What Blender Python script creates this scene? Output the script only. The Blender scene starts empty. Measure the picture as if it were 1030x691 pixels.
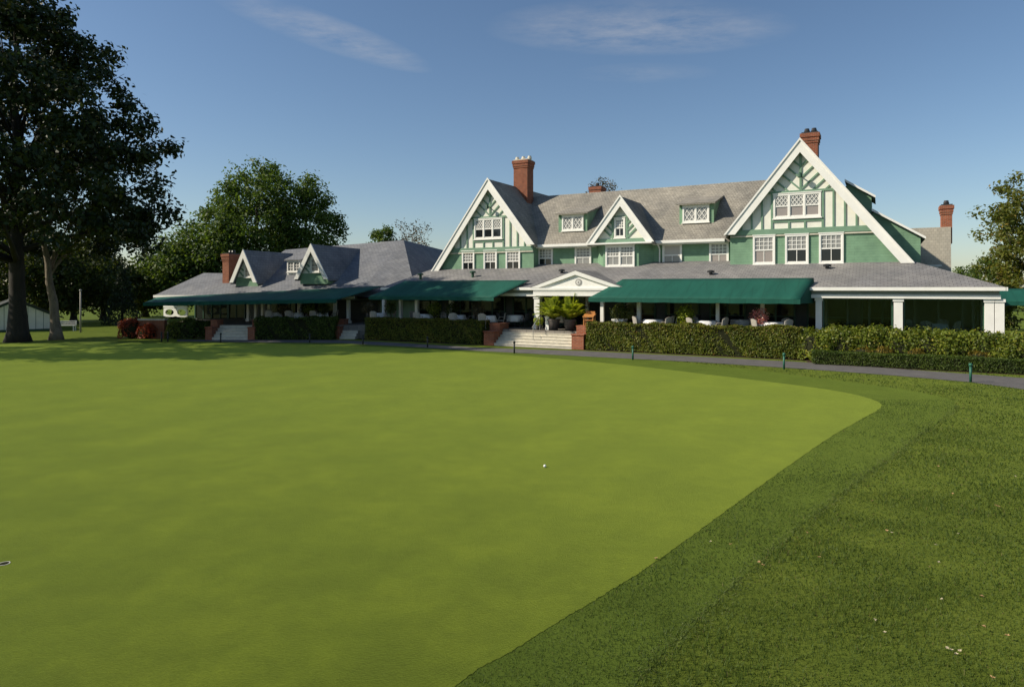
import bpy, math, random
import numpy as np
from mathutils import Vector, Matrix
random.seed(7); RNG = np.random.default_rng(11)
sc = bpy.context.scene; COL = sc.collection
R = math.radians

# ------------------------------------------------------------------ camera numbers and the two building frames
F, CX, HY, CZ = 680.0, 515.0, 290.0, 3.3
PHI = math.atan(F / 1244); CA, SA = math.cos(PHI), math.sin(PHI)
B0 = 39.3; S0 = -11.0
ORG = Vector((S0 * CA + B0 * SA, -S0 * SA + B0 * CA, 0))

def LP(x, y, d):                      # clubhouse frame: x along the front, d into the house
    u = (x - CX) / F; Y = (B0 + d) / (SA * u + CA)
    return CA * u * Y - SA * Y - S0, CZ - (y - HY) / F * Y
def WP(x, d, z=0.0):                  # clubhouse frame -> world
    return Vector((ORG.x + x * CA + d * SA, ORG.y - x * SA + d * CA, z))
def at(px, py, Y): return Vector(((px - CX) / F * Y, Y, CZ - (py - HY) / F * Y))
def gnd(px, py, z=0.0):
    Y = F * (CZ - z) / (py - HY); return Vector(((px - CX) / F * Y, Y, z))

# ------------------------------------------------------------------ scene graph helpers
def empty(name, loc=(0, 0, 0), rz=0.0):
    o = bpy.data.objects.new(name, None); COL.objects.link(o)
    o.location = loc; o.rotation_euler = (0, 0, rz); o.empty_display_size = .2
    return o
def tag(o, label=None, cat=None, group=None, kind=None):
    if label: o['label'] = label
    if cat: o['category'] = cat
    if group: o['group'] = group
    if kind: o['kind'] = kind
    return o
def thing(name, label, cat, loc=(0, 0, 0), rz=0.0, group=None):
    return tag(empty(name, loc, rz), label, cat, group)
def copy_tree(o, parent=None):
    c = o.copy(); COL.objects.link(c); c.parent = parent
    for ch in list(o.children): copy_tree(ch, c)
    return c
def auto_uv(me):
    uv = me.uv_layers.new(name='UVMap').data
    vs = me.vertices
    for p in me.polygons:
        n = p.normal
        if abs(n.z) > .985: t, b = Vector((1, 0, 0)), Vector((0, 1, 0))
        else:
            t = Vector((-n.y, n.x, 0)).normalized(); b = n.cross(t)
        for li in p.loop_indices:
            co = vs[me.loops[li].vertex_index].co
            uv[li].uv = (co.dot(t), co.dot(b))
class MB:
    def __init__(s): s.v = []; s.f = []; s.m = []; s.mi = 0
    def poly(s, pts, mi=None):
        b = len(s.v); s.v += [tuple(p) for p in pts]; s.f.append(tuple(range(b, b + len(pts)))); s.m.append(s.mi if mi is None else mi); return s
    def mesh(s, v, f, mi=None):
        b = len(s.v); s.v += [tuple(p) for p in v]
        for q in f: s.f.append(tuple(b + i for i in q)); s.m.append(s.mi if mi is None else mi)
        return s
    def box(s, x0, x1, y0, y1, z0, z1, mi=None):
        v = [(x0, y0, z0), (x1, y0, z0), (x1, y1, z0), (x0, y1, z0), (x0, y0, z1), (x1, y0, z1), (x1, y1, z1), (x0, y1, z1)]
        return s.mesh(v, [(0, 3, 2, 1), (4, 5, 6, 7), (0, 1, 5, 4), (1, 2, 6, 5), (2, 3, 7, 6), (3, 0, 4, 7)], mi)
    def prism(s, pts, ex, mi=None):    # closed polygon swept along ex
        n = len(pts); P = [Vector(p) for p in pts]; e = Vector(ex)
        nn = Vector((0, 0, 0))
        for i in range(n): nn += P[i].cross(P[(i + 1) % n])
        if nn.dot(e) > 0: P = P[::-1]
        v = P + [p + e for p in P]
        f = [tuple(range(n)), tuple(range(2 * n - 1, n - 1, -1))]
        f += [(i, i + n, (i + 1) % n + n, (i + 1) % n) for i in range(n)]
        return s.mesh(v, f, mi)
    def xz(s, pts, y0, y1, mi=None): return s.prism([(x, y0, z) for x, z in pts], (0, y1 - y0, 0), mi)
    def bar(s, p0, p1, w, h, up=(0, 0, 1), mi=None):
        p0, p1 = Vector(p0), Vector(p1); d = (p1 - p0).normalized(); sd = d.cross(Vector(up))
        if sd.length < 1e-4: sd = d.cross(Vector((1, 0, 0)))
        sd.normalize(); u = sd.cross(d)
        q = [p0 + sd * a * w / 2 + u * b * h / 2 for a, b in ((-1, -1), (1, -1), (1, 1), (-1, 1))]
        return s.prism(q, p1 - p0, mi)
    def tube(s, pts, rad, n=8, mi=None, cap=True):
        b = len(s.v); k = len(pts); P = [Vector(p) for p in pts]
        for i, p in enumerate(P):
            d = (P[min(i + 1, k - 1)] - P[max(i - 1, 0)]).normalized()
            a = d.cross(Vector((0, 1, .02))).normalized(); c = d.cross(a)
            for j in range(n):
                t = 2 * math.pi * j / n; s.v.append(tuple(p + (a * math.cos(t) + c * math.sin(t)) * rad[i]))
        m = s.mi if mi is None else mi
        for i in range(k - 1):
            for j in range(n):
                s.f.append((b + i * n + j, b + i * n + (j + 1) % n, b + (i + 1) * n + (j + 1) % n, b + (i + 1) * n + j)); s.m.append(m)
        if cap:
            s.f.append(tuple(b + j for j in range(n))[::-1]); s.m.append(m)
            s.f.append(tuple(b + (k - 1) * n + j for j in range(n))); s.m.append(m)
        return s
    def lathe(s, prof, n=14, c=(0, 0, 0), mi=None):
        return s.tube([(c[0], c[1], c[2] + z) for r, z in prof], [r for r, z in prof], n, mi)
    def build(s, name, mats, parent=None, smooth=False, uv=True, bevel=0):
        me = bpy.data.meshes.new(name); me.from_pydata(s.v, [], s.f)
        for m in (mats if isinstance(mats, (list, tuple)) else [mats]): me.materials.append(m)
        me.polygons.foreach_set('material_index', s.m)
        if smooth: me.polygons.foreach_set('use_smooth', [True] * len(s.f))
        me.update()
        if uv: auto_uv(me)
        o = bpy.data.objects.new(name, me); COL.objects.link(o); o.parent = parent
        if bevel:
            b = o.modifiers.new('b', 'BEVEL'); b.width = bevel; b.segments = 2; b.limit_method = 'ANGLE'
        return o
def np_mesh(name, V, nper, mat, parent=None, smooth=False):   # V: (N*nper,3) separate polygons
    me = bpy.data.meshes.new(name); N = len(V) // nper
    me.vertices.add(len(V)); me.vertices.foreach_set('co', np.ascontiguousarray(V, dtype=np.float32).ravel())
    me.loops.add(N * nper); me.loops.foreach_set('vertex_index', np.arange(N * nper, dtype=np.int32))
    me.polygons.add(N); me.polygons.foreach_set('loop_start', np.arange(0, N * nper, nper, dtype=np.int32))
    me.polygons.foreach_set('loop_total', np.full(N, nper, dtype=np.int32))
    me.materials.append(mat); me.update(calc_edges=True)
    o = bpy.data.objects.new(name, me); COL.objects.link(o); o.parent = parent
    return o

# ------------------------------------------------------------------ materials
def mat(name): 
    m = bpy.data.materials.new(name); m.use_nodes = True; nt = m.node_tree
    return m, nt, nt.nodes['Principled BSDF']
def N(nt, t, **kw):
    n = nt.nodes.new(t)
    for k, v in kw.items():
        if k.startswith('_'): setattr(n, k[1:], v)
        else: n.inputs[k.replace('__', ' ')].default_value = v
    return n
def L(nt, a, b): nt.links.new(a, b)
def ramp(nt, src, stops):
    r = nt.nodes.new('ShaderNodeValToRGB'); e = r.color_ramp.elements
    while len(e) < len(stops): e.new(.5)
    for i, (p, c) in enumerate(stops): e[i].position = p; e[i].color = (*c, 1) if len(c) == 3 else c
    L(nt, src, r.inputs[0]); return r.outputs[0]
def mul(nt, a, b, fac=1.0, typ='MULTIPLY'):
    m = N(nt, 'ShaderNodeMix', _data_type='RGBA', _blend_type=typ); m.inputs[0].default_value = fac
    for i, q in ((6, a), (7, b)):
        if isinstance(q, tuple): m.inputs[i].default_value = (*q, 1)
        else: L(nt, q, m.inputs[i])
    return m.outputs[2]
def noise(nt, co, scale, detail=4, rough=.6, vec=None):
    n = N(nt, 'ShaderNodeTexNoise', Scale=scale, Detail=detail, Roughness=rough)
    if vec:
        mp = N(nt, 'ShaderNodeMapping'); mp.inputs['Scale'].default_value = vec; L(nt, co, mp.inputs[0]); co = mp.outputs[0]
    L(nt, co, n.inputs['Vector']); return n.outputs['Fac']
def coords(nt, which='Object'): return nt.nodes.new('ShaderNodeTexCoord').outputs[which]
def bump(nt, bs, h, st=.3, dist=.02):
    b = N(nt, 'ShaderNodeBump', Strength=st, Distance=dist); L(nt, h, b.inputs['Height']); L(nt, b.outputs[0], bs.inputs['Normal'])
def paint(name, col, rough=.55, var=.18, scale=3.0, spec=.4):
    m, nt, bs = mat(name); co = coords(nt)
    n = noise(nt, co, scale, 5, .65)
    lo = tuple(c * (1 - var) for c in col); hi = tuple(min(1, c * (1 + var * .6)) for c in col)
    L(nt, ramp(nt, n, [(.3, lo), (.7, hi)]), bs.inputs['Base Color'])
    bs.inputs['Roughness'].default_value = rough; bs.inputs['Specular IOR Level'].default_value = spec
    bump(nt, bs, noise(nt, co, 60, 3), .08, .01)
    return m
def brickish(name, c1, c2, mortar, bw, bh, ms, rough=.85, offset=.5, vs=2.0, stain=None, bst=.5):
    m, nt, bs = mat(name); uv = coords(nt, 'UV')
    b = N(nt, 'ShaderNodeTexBrick', _offset=offset, Scale=1.0); b.inputs['Color1'].default_value = (*c1, 1); b.inputs['Color2'].default_value = (*c2, 1)
    b.inputs['Mortar'].default_value = (*mortar, 1); b.inputs['Brick Width'].default_value = bw; b.inputs['Row Height'].default_value = bh
    b.inputs['Mortar Size'].default_value = ms; b.inputs['Mortar Smooth'].default_value = .3; b.inputs['Bias'].default_value = 0
    L(nt, uv, b.inputs['Vector'])
    n = noise(nt, coords(nt), vs, 6, .7)
    col = mul(nt, b.outputs['Color'], ramp(nt, n, [(.3, (.72, .72, .72)), (.7, (1.12, 1.1, 1.07))]))
    if stain:
        n2 = noise(nt, coords(nt), .35, 5, .7, (1, 1, .35)); col = mul(nt, col, ramp(nt, n2, [(.35, stain), (.65, (1.08, 1.05, 1))]))
    L(nt, col, bs.inputs['Base Color']); bs.inputs['Roughness'].default_value = rough; bs.inputs['Specular IOR Level'].default_value = .25
    inv = N(nt, 'ShaderNodeMath', _operation='SUBTRACT'); inv.inputs[0].default_value = 1; L(nt, b.outputs['Fac'], inv.inputs[1])
    bump(nt, bs, inv.outputs[0], bst, .015)
    return m
def foliage(name, c1, c2, c3=None, trans=.25, rough=.55):
    m, nt, bs = mat(name); out = nt.nodes['Material Output']
    g = nt.nodes.new('ShaderNodeNewGeometry')
    stops = [(.0, c1), (.75, c2)] + ([(1.0, c3)] if c3 else [])
    col = ramp(nt, g.outputs['Random Per Island'], stops)
    n = noise(nt, coords(nt), .7, 3)
    col = mul(nt, col, ramp(nt, n, [(.35, (.75, .8, .75)), (.65, (1.2, 1.15, 1.0))]))
    n2 = noise(nt, coords(nt), 2.8, 4, .7); col = mul(nt, col, ramp(nt, n2, [(.32, (.62, .68, .6)), (.68, (1.35, 1.25, 1.1))]))
    L(nt, col, bs.inputs['Base Color']); bs.inputs['Roughness'].default_value = rough; bs.inputs['Specular IOR Level'].default_value = .3
    t = nt.nodes.new('ShaderNodeBsdfTranslucent'); L(nt, mul(nt, col, (1.5, 1.5, .7)), t.inputs['Color'])
    mx = nt.nodes.new('ShaderNodeMixShader'); mx.inputs[0].default_value = trans
    L(nt, bs.outputs[0], mx.inputs[1]); L(nt, t.outputs[0], mx.inputs[2]); L(nt, mx.outputs[0], out.inputs['Surface'])
    return m

M = {}
M['white'] = paint('white_paint', (.80, .79, .74), .5, .08, 1.5)
M['cream'] = paint('cream_infill_stucco', (.78, .77, .68), .8, .10, 2.0, .2)
M['green'] = brickish('green_clapboard', (.19, .33, .215), (.18, .315, .205), (.125, .225, .15), 6.0, .14, .006, .6, .37, 1.2, None, .35)
M['timber'] = paint('green_timber_paint', (.17, .285, .195), .55, .15, 2.0)
M['dkgreen'] = paint('dark_green_paint', (.03, .085, .05), .5, .2, 2.0)
M['roof'] = brickish('weathered_wood_shingle', (.345, .332, .295), (.28, .268, .238), (.165, .157, .138), .2, .19, .012, .9, .5, 1.1, (.72, .72, .72), .6)
M['slate'] = brickish('grey_slate_shingle', (.25, .25, .252), (.20, .20, .204), (.10, .10, .102), .3, .22, .012, .75, .5, .9, (.82, .82, .84), .5)
M['wingslate'] = brickish('blue_grey_shingle', (.215, .226, .245), (.175, .186, .205), (.10, .105, .115), .3, .21, .012, .75, .5, .9, (.82, .83, .86), .5)
M['greywall'] = brickish('grey_shingle_wall', (.46, .44, .38), (.40, .38, .33), (.28, .27, .24), .2, .17, .006, .9, .5, .8, (.8, .8, .8), .4)
M['brick'] = brickish('red_brick', (.36, .11, .055), (.27, .075, .04), (.33, .23, .17), .22, .075, .010, .85, .5, 4.0, (.75, .72, .7), .5)
M['stone'] = paint('pale_limestone', (.60, .56, .46), .8, .18, 4.0, .25)
M['floor'] = brickish('terrace_flagstone', (.26, .24, .21), (.22, .2, .18), (.13, .12, .11), .6, .45, .012, .85)
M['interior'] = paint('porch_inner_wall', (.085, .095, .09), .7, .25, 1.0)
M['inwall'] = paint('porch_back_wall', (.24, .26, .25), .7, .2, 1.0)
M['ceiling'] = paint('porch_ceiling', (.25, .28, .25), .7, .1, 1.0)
M['metal'] = paint('dark_metal', (.03, .03, .032), .4, .2, 5)
M['rail'] = paint('steel_rail', (.35, .34, .32), .4, .2, 5)
M['wood'] = paint('varnished_wood', (.45, .19, .055), .45, .3, 9)
M['stake'] = paint('green_stake_paint', (.02, .11, .07), .5, .25, 9)
M['stakedark'] = paint('dark_stake_paint', (.03, .035, .03), .6, .25, 9)
M['cloth'] = paint('white_tablecloth', (.78, .77, .75), .85, .06, 4, .1)
M['wicker'] = paint('pale_wicker', (.38, .35, .31), .7, .3, 20)
M['chairdark'] = paint('dark_chair', (.05, .05, .05), .6, .3, 20)
M['pot'] = paint('terracotta_dark', (.10, .085, .08), .7, .3, 6)
M['potwhite'] = paint('white_planter_paint', (.72, .70, .65), .6, .1, 4)
M['blind'] = paint('roller_blind', (.50, .47, .43), .8, .1, 2, .2)
M['pinkblind'] = paint('warm_curtain', (.50, .38, .31), .8, .15, 3, .2)
M['leaflitter'] = paint('dry_leaf', (.42, .27, .12), .8, .4, 30)
M['pale_leaf'] = paint('pale_dry_leaf', (.55, .48, .33), .8, .3, 30)
M['ball'] = paint('golf_ball_white', (.8, .8, .78), .35, .03, 50)
M['soil'] = paint('dark_mulch', (.075, .05, .035), .95, .5, 14, .1)
M['redclay'] = paint('clay_cap', (.25, .12, .07), .8, .3, 8)
def mk_glass(name, col, rough):
    m, nt, bs = mat(name); bs.inputs['Base Color'].default_value = (*col, 1); bs.inputs['Roughness'].default_value = rough
    bs.inputs['Specular IOR Level'].default_value = .5
    n = noise(nt, coords(nt), 1.3, 2); bump(nt, bs, n, .05, .02); return m
M['glass'] = mk_glass('dark_window_glass', (.012, .015, .017), .04)
M['upglass'] = mk_glass('blind_behind_glass', (.26, .26, .25), .12)
M['warmglass'] = mk_glass('curtain_behind_glass', (.30, .265, .245), .15)
def mk_pane():
    m, nt, bs = mat('porch_glazing'); out = nt.nodes['Material Output']
    t = N(nt, 'ShaderNodeBsdfTransparent'); t.inputs[0].default_value = (.66, .74, .72, 1)
    g = N(nt, 'ShaderNodeBsdfGlossy', Roughness=.02); g.inputs[0].default_value = (.9, .95, .92, 1)
    fr = N(nt, 'ShaderNodeFresnel', IOR=1.38); mx = nt.nodes.new('ShaderNodeMixShader')
    ad = N(nt, 'ShaderNodeMath', _operation='ADD'); ad.inputs[1].default_value = .004; L(nt, fr.outputs[0], ad.inputs[0]); L(nt, ad.outputs[0], mx.inputs[0]); L(nt, t.outputs[0], mx.inputs[1]); L(nt, g.outputs[0], mx.inputs[2]); L(nt, mx.outputs[0], out.inputs['Surface'])
    return m
M['pane'] = mk_pane()
def mk_awning():
    m, nt, bs = mat('green_canvas'); uv = coords(nt, 'UV')
    n = noise(nt, uv, 1.2, 4, .6, (1.0, .25, 1)); col = ramp(nt, n, [(.3, (.008, .066, .047)), (.7, (.013, .094, .067))])
    w = N(nt, 'ShaderNodeTexWave', Scale=.42, Distortion=0.0); L(nt, uv, w.inputs[0])
    seam = ramp(nt, w.outputs['Fac'], [(0, (.86, .86, .86)), (.03, (1, 1, 1))])
    L(nt, mul(nt, col, seam), bs.inputs['Base Color']); bs.inputs['Roughness'].default_value = .75; bs.inputs['Specular IOR Level'].default_value = .2
    bump(nt, bs, noise(nt, uv, 1.6, 3, .5), .25, .05); return m
M['awning'] = mk_awning()
def mk_bark(name, c1, c2):
    m, nt, bs = mat(name); co = coords(nt)
    n = noise(nt, co, 6, 6, .7, (1, 1, .25)); L(nt, ramp(nt, n, [(.3, c1), (.7, c2)]), bs.inputs['Base Color']); bs.inputs['Roughness'].default_value = .9
    bump(nt, bs, n, .8, .05); return m
M['bark'] = mk_bark('dark_bark', (.013, .011, .008), (.036, .03, .022))
M['palebark'] = mk_bark('pale_bark', (.10, .08, .055), (.26, .21, .15))

def mk_turf(name, c1, c2, c3, patch, fine, bst, sheen=.0, mow=None, yellow=None):
    m, nt, bs = mat(name); co = coords(nt)
    n1 = noise(nt, co, patch, 6, .62); col = ramp(nt, n1, [(.36, c1), (.50, c2), (.64, c3)])
    n2 = noise(nt, co, fine, 5, .75); col = mul(nt, col, ramp(nt, n2, [(.30, (.68, .70, .66)), (.70, (1.30, 1.28, 1.22))]))
    n4 = noise(nt, co, 2.2, 5, .7); col = mul(nt, col, ramp(nt, n4, [(.35, (.84, .86, .82)), (.65, (1.14, 1.12, 1.08))]))
    if mow:
        mp = N(nt, 'ShaderNodeMapping'); mp.inputs['Rotation'].default_value = (0, 0, R(mow)); L(nt, co, mp.inputs[0])
        w = N(nt, 'ShaderNodeTexWave', Scale=.16, Distortion=1.2, Detail=2); w.inputs['Detail Scale'].default_value = 1.0; L(nt, mp.outputs[0], w.inputs[0])
        col = mul(nt, col, ramp(nt, w.outputs['Fac'], [(.3, (.92, .93, .91)), (.7, (1.08, 1.07, 1.05))]))
    L(nt, col, bs.inputs['Base Color']); bs.inputs['Roughness'].default_value = .8; bs.inputs['Specular IOR Level'].default_value = .04
    if sheen:
        bs.inputs['Sheen Weight'].default_value = sheen; bs.inputs['Sheen Roughness'].default_value = .5; bs.inputs['Sheen Tint'].default_value = (.64, .78, .13, 1)
    bump(nt, bs, noise(nt, co, fine * 1.3, 4, .8), bst, .02); return m
M['putt'] = mk_turf('putting_turf', (.026, .043, .0028), (.038, .056, .0037), (.054, .073, .0052), .55, 34, .45, .50, 32)
M['fringe'] = mk_turf('fringe_turf', (.036, .062, .010), (.044, .073, .011), (.053, .084, .013), .9, 42, .6, .2)
M['lawn'] = mk_turf('rough_turf', (.040, .062, .009), (.054, .078, .011), (.074, .098, .015), .7, 30, .8, .2)
def mk_blades(name, c1, c2, c3):
    m, nt, bs = mat(name); out = nt.nodes['Material Output']
    g = nt.nodes.new('ShaderNodeNewGeometry'); col = ramp(nt, g.outputs['Random Per Island'], [(0, c1), (.55, c2), (.95, c3), (1.0, (.16, .13, .05))])
    n = noise(nt, coords(nt), .7, 5, .62); col = mul(nt, col, ramp(nt, n, [(.3, (.80, .84, .78)), (.7, (1.22, 1.18, 1.1))]))
    L(nt, col, bs.inputs['Base Color']); bs.inputs['Roughness'].default_value = .6; bs.inputs['Specular IOR Level'].default_value = .25
    t = nt.nodes.new('ShaderNodeBsdfTranslucent'); L(nt, col, t.inputs['Color']); mx = nt.nodes.new('ShaderNodeMixShader'); mx.inputs[0].default_value = .35
    L(nt, bs.outputs[0], mx.inputs[1]); L(nt, t.outputs[0], mx.inputs[2]); L(nt, mx.outputs[0], out.inputs['Surface']); return m
M['blades'] = mk_blades('rough_blades', (.048, .086, .012), (.068, .110, .016), (.100, .138, .023))
M['fblades'] = mk_blades('fringe_blades', (.040, .074, .013), (.052, .090, .015), (.068, .105, .020))
def mk_asphalt():
    m, nt, bs = mat('worn_asphalt'); co = coords(nt)
    n = noise(nt, co, 1.3, 6, .7); col = ramp(nt, n, [(.3, (.075, .071, .068)), (.7, (.125, .117, .11))])
    n2 = noise(nt, co, 90, 3, .7); col = mul(nt, col, ramp(nt, n2, [(.35, (.75, .75, .75)), (.65, (1.25, 1.25, 1.25))]))
    L(nt, col, bs.inputs['Base Color']); bs.inputs['Roughness'].default_value = .9; bump(nt, bs, n2, .3, .01); return m
M['asphalt'] = mk_asphalt()
M['oak'] = foliage('oak_leaves', (.014, .028, .008), (.027, .048, .011), (.055, .062, .014), .14)
M['plane'] = foliage('plane_leaves', (.045, .068, .012), (.08, .105, .018), (.11, .095, .02), .35)
M['ash'] = foliage('ash_leaves', (.056, .100, .022), (.088, .142, .030), (.115, .155, .036), .4)
M['darkwood'] = foliage('shade_tree_leaves', (.035, .055, .013), (.06, .085, .018), (.095, .095, .025), .4)
M['olive'] = foliage('olive_brown_leaves', (.085, .115, .024), (.15, .165, .036), (.20, .15, .045), .4)
M['bareleaf'] = foliage('sparse_autumn_leaves', (.06, .05, .035), (.11, .095, .06), (.14, .09, .06), .2)
M['hedge'] = foliage('clipped_hedge_leaves', (.075, .105, .014), (.14, .17, .024), (.19, .18, .035), .3)
M['hedgered'] = foliage('hedge_bronze_tips', (.075, .07, .016), (.12, .11, .022), (.19, .10, .035), .3)
M['box'] = foliage('box_hedge_leaves', (.036, .068, .010), (.064, .10, .015), (.085, .12, .02), .25)
M['rhodo'] = foliage('rhododendron_leaves', (.085, .125, .014), (.145, .185, .022), (.22, .21, .035), .3, .5)
M['yellowleaf'] = foliage('yellow_azalea_leaves', (.10, .09, .012), (.17, .13, .018), (.24, .14, .02), .25)
M['fern'] = foliage('palm_fronds', (.20, .26, .03), (.32, .38, .05), (.42, .44, .08), .4)
M['redbush'] = foliage('burning_bush_leaves', (.20, .03, .018), (.32, .055, .025), (.16, .07, .02), .25)
M['conifer'] = foliage('conifer_needles', (.012, .026, .012), (.022, .04, .016), (.03, .05, .02), .1)
M['pink'] = foliage('pink_blossoms', (.55, .18, .26), (.75, .32, .40), (.8, .5, .52), .35)
M['core'] = paint('twig_mass_and_cup_shade', (.022, .024, .012), .95, .4, 10, .05)

# ------------------------------------------------------------------ world, sun, camera
SUN = Vector((-.992, -.125, 0)).normalized(); EL = R(36)
SV = Vector((SUN.x * math.cos(EL), SUN.y * math.cos(EL), math.sin(EL)))
w = bpy.data.worlds.new('World'); sc.world = w; w.use_nodes = True; nt = w.node_tree
bg = nt.nodes['Background']; bg.inputs[1].default_value = .092
sky = nt.nodes.new('ShaderNodeTexSky'); sky.sky_type = 'NISHITA'; sky.sun_disc = False
sky.sun_elevation = EL; sky.sun_rotation = math.atan2(SUN.x, SUN.y) % (2 * math.pi)
sky.altitude = 100; sky.air_density = 1.0; sky.dust_density = .6; sky.ozone_density = 2.2
dirn = coords(nt, 'Generated'); sep = nt.nodes.new('ShaderNodeSeparateXYZ'); L(nt, dirn, sep.inputs[0])
def mth(op, a, b=None):
    n = nt.nodes.new('ShaderNodeMath'); n.operation = op
    for i, q in enumerate((a, b)):
        if q is None: continue
        if isinstance(q, (int, float)): n.inputs[i].default_value = q
        else: L(nt, q, n.inputs[i])
    return n.outputs[0]
zz = mth('MAXIMUM', sep.outputs[2], .02); pxx = mth('DIVIDE', sep.outputs[0], zz); pyy = mth('DIVIDE', sep.outputs[1], zz)
cmb = nt.nodes.new('ShaderNodeCombineXYZ'); L(nt, pxx, cmb.inputs[0]); L(nt, pyy, cmb.inputs[1])
wisp = noise(nt, cmb.outputs[0], 2.6, 9, .68, (1.0, 1.5, 1))
wisp = ramp(nt, wisp, [(.36, (0, 0, 0)), (.92, (1, 1, 1))])
def blob(cx, cy, rx, ry, ang):
    c, s = math.cos(ang), math.sin(ang); dx = mth('SUBTRACT', pxx, cx); dy = mth('SUBTRACT', pyy, cy)
    a = mth('DIVIDE', mth('ADD', mth('MULTIPLY', dx, c), mth('MULTIPLY', dy, s)), rx); b = mth('DIVIDE', mth('SUBTRACT', mth('MULTIPLY', dy, c), mth('MULTIPLY', dx, s)), ry)
    return mth('MAXIMUM', mth('SUBTRACT', 1.0, mth('ADD', mth('MULTIPLY', a, a), mth('MULTIPLY', b, b))), 0.0)
cl = mth('ADD', blob(.50, 2.62, .62, .30, .05), mth('ADD', blob(-.70, 2.70, .55, .17, .95), mth('MULTIPLY', blob(.62, 3.15, .35, .16, .0), .35)))
cl = mth('MULTIPLY', mth('MINIMUM', cl, 1.0), mth('MULTIPLY', wisp, .62))
mx = N(nt, 'ShaderNodeMix', _data_type='RGBA'); L(nt, cl, mx.inputs[0]); hs = nt.nodes.new('ShaderNodeHueSaturation'); hs.inputs['Saturation'].default_value = 1.06; L(nt, sky.outputs[0], hs.inputs['Color']); L(nt, hs.outputs[0], mx.inputs[6]); mx.inputs[7].default_value = (6.0, 5.8, 5.6, 1)
L(nt, mx.outputs[2], bg.inputs[0])
ld = bpy.data.lights.new('sun', 'SUN'); ld.energy = 5.0; ld.angle = R(.55); ld.color = (1.0, .90, .74)
lo = bpy.data.objects.new('sun', ld); COL.objects.link(lo); lo.rotation_euler = SV.to_track_quat('Z', 'Y').to_euler(); lo.location = (-60, -10, 60)
cd = bpy.data.cameras.new('camera'); cam = bpy.data.objects.new('camera', cd); COL.objects.link(cam); sc.camera = cam
cd.sensor_width = 36; cd.lens = F / 1030 * 36; cd.shift_y = -(345.5 - HY) / 1030; cd.clip_end = 6000; cd.clip_start = .1
cam.location = (0, 0, CZ); cam.rotation_euler = (R(90), 0, 0)
sc.view_settings.view_transform = 'Standard'; sc.view_settings.look = 'None'; sc.view_settings.exposure = .22; sc.view_settings.gamma = 1
sc.cycles.max_bounces = 6; sc.cycles.transparent_max_bounces = 8

# ------------------------------------------------------------------ ground sheets
def sheet(name, pts, z, m, kind='structure'):
    mb = MB(); mb.poly([(p[0], p[1], z) for p in pts]); o = mb.build(name, m, None, uv=False)
    if o.data.polygons[0].normal.z < 0: o.data.flip_normals()
    return tag(o, kind=kind)
def smooth_loop(pts, k=6):            # Catmull-Rom through closed ring
    out = []; n = len(pts)
    for i in range(n):
        p0, p1, p2, p3 = [Vector(pts[(i + j - 1) % n][:2]) for j in range(4)]
        for q in range(k):
            t = q / k
            out.append(.5 * ((2 * p1) + (p2 - p0) * t + (2 * p0 - 5 * p1 + 4 * p2 - p3) * t * t + (3 * p1 - p0 - 3 * p2 + p3) * t ** 3))
    return out
sheet('lawn', [(-3000, -600), (3000, -600), (3000, 5000), (-3000, 5000)], 0, M['lawn'])
gpx = [(-260, 352), (-120, 348), (20, 346), (150, 345.5), (290, 346), (400, 350), (480, 355), (560, 361), (640, 368.5), (730, 379), (800, 387.5), (850, 395), (880, 403), (886, 410), (868, 421),
       (840, 437), (800, 464), (760, 492.5), (710, 529), (660, 565), (610, 597), (560, 627), (510, 658), (460, 690)]
green = [gnd(*p) for p in gpx] + [Vector((-.9, 4.4, 0)), Vector((-2.2, 2.0, 0)), Vector((-6, -3, 0)), Vector((-16, -8, 0)), Vector((-32, -4, 0)), Vector((-48, 12, 0)), Vector((-54, 28, 0))]
def fray(P, a):
    rg = random.Random(4); return [Vector((p[0] + rg.uniform(-a, a), p[1] + rg.uniform(-a, a), 0)) for p in P]
green_s = fray(smooth_loop(green, 26), .010)
fpx = [(-260, 346), (20, 342.5), (290, 344), (400, 348), (490, 352), (600, 357.5), (720, 368), (830, 381), (910, 392), (955, 402), (960, 412), (930, 434), (894, 461), (855, 490), (815, 522), (761, 568), (700, 625), (640, 688)]
fringe = [gnd(*p) for p in fpx] + [Vector((.6, 4.0, 0)), Vector((-1.0, 1.4, 0)), Vector((-5, -5, 0)), Vector((-16, -10, 0)), Vector((-34, -6, 0)), Vector((-51, 11, 0)), Vector((-58, 28, 0))]
fringe_c = smooth_loop(fringe, 26); fringe_s = fray(fringe_c, .035)
sheet('fringe', fringe_s, .004, M['fringe']); sheet('putting_green', green_s, .008, M['putt'])
up = [(178, 341.6), (256, 342), (340, 342.2), (400, 345), (485, 350), (590, 353.4), (700, 358.8), (808, 364.5), (900, 371), (976, 376.5), (1030, 380.5)]
dn = [(1030, 392), (976, 384.6), (900, 378), (808, 371.3), (700, 364.4), (590, 358.8), (485, 353.4), (400, 348.4), (340, 345.3), (256, 344.6), (178, 343.6)]
pu = [gnd(*p) for p in up] + [Vector((25.5, 17.5, 0)), Vector((33, 9, 0))]
pd = [Vector((31, 7, 0)), Vector((22.6, 15.8, 0))] + [gnd(*p) for p in dn]
sheet('path', pu + pd, .012, M['asphalt'])
bedp = [WP(-19.5, -5.95), WP(20, -5.95), WP(20, -3), WP(-19.5, -3)]
sheet('planting_bed', [WP(-19, -5.85), WP(7.9, -5.85), WP(8.4, -7.45), WP(22, -7.45), WP(22, -4), WP(-19, -4)], .006, M['soil'])
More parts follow.
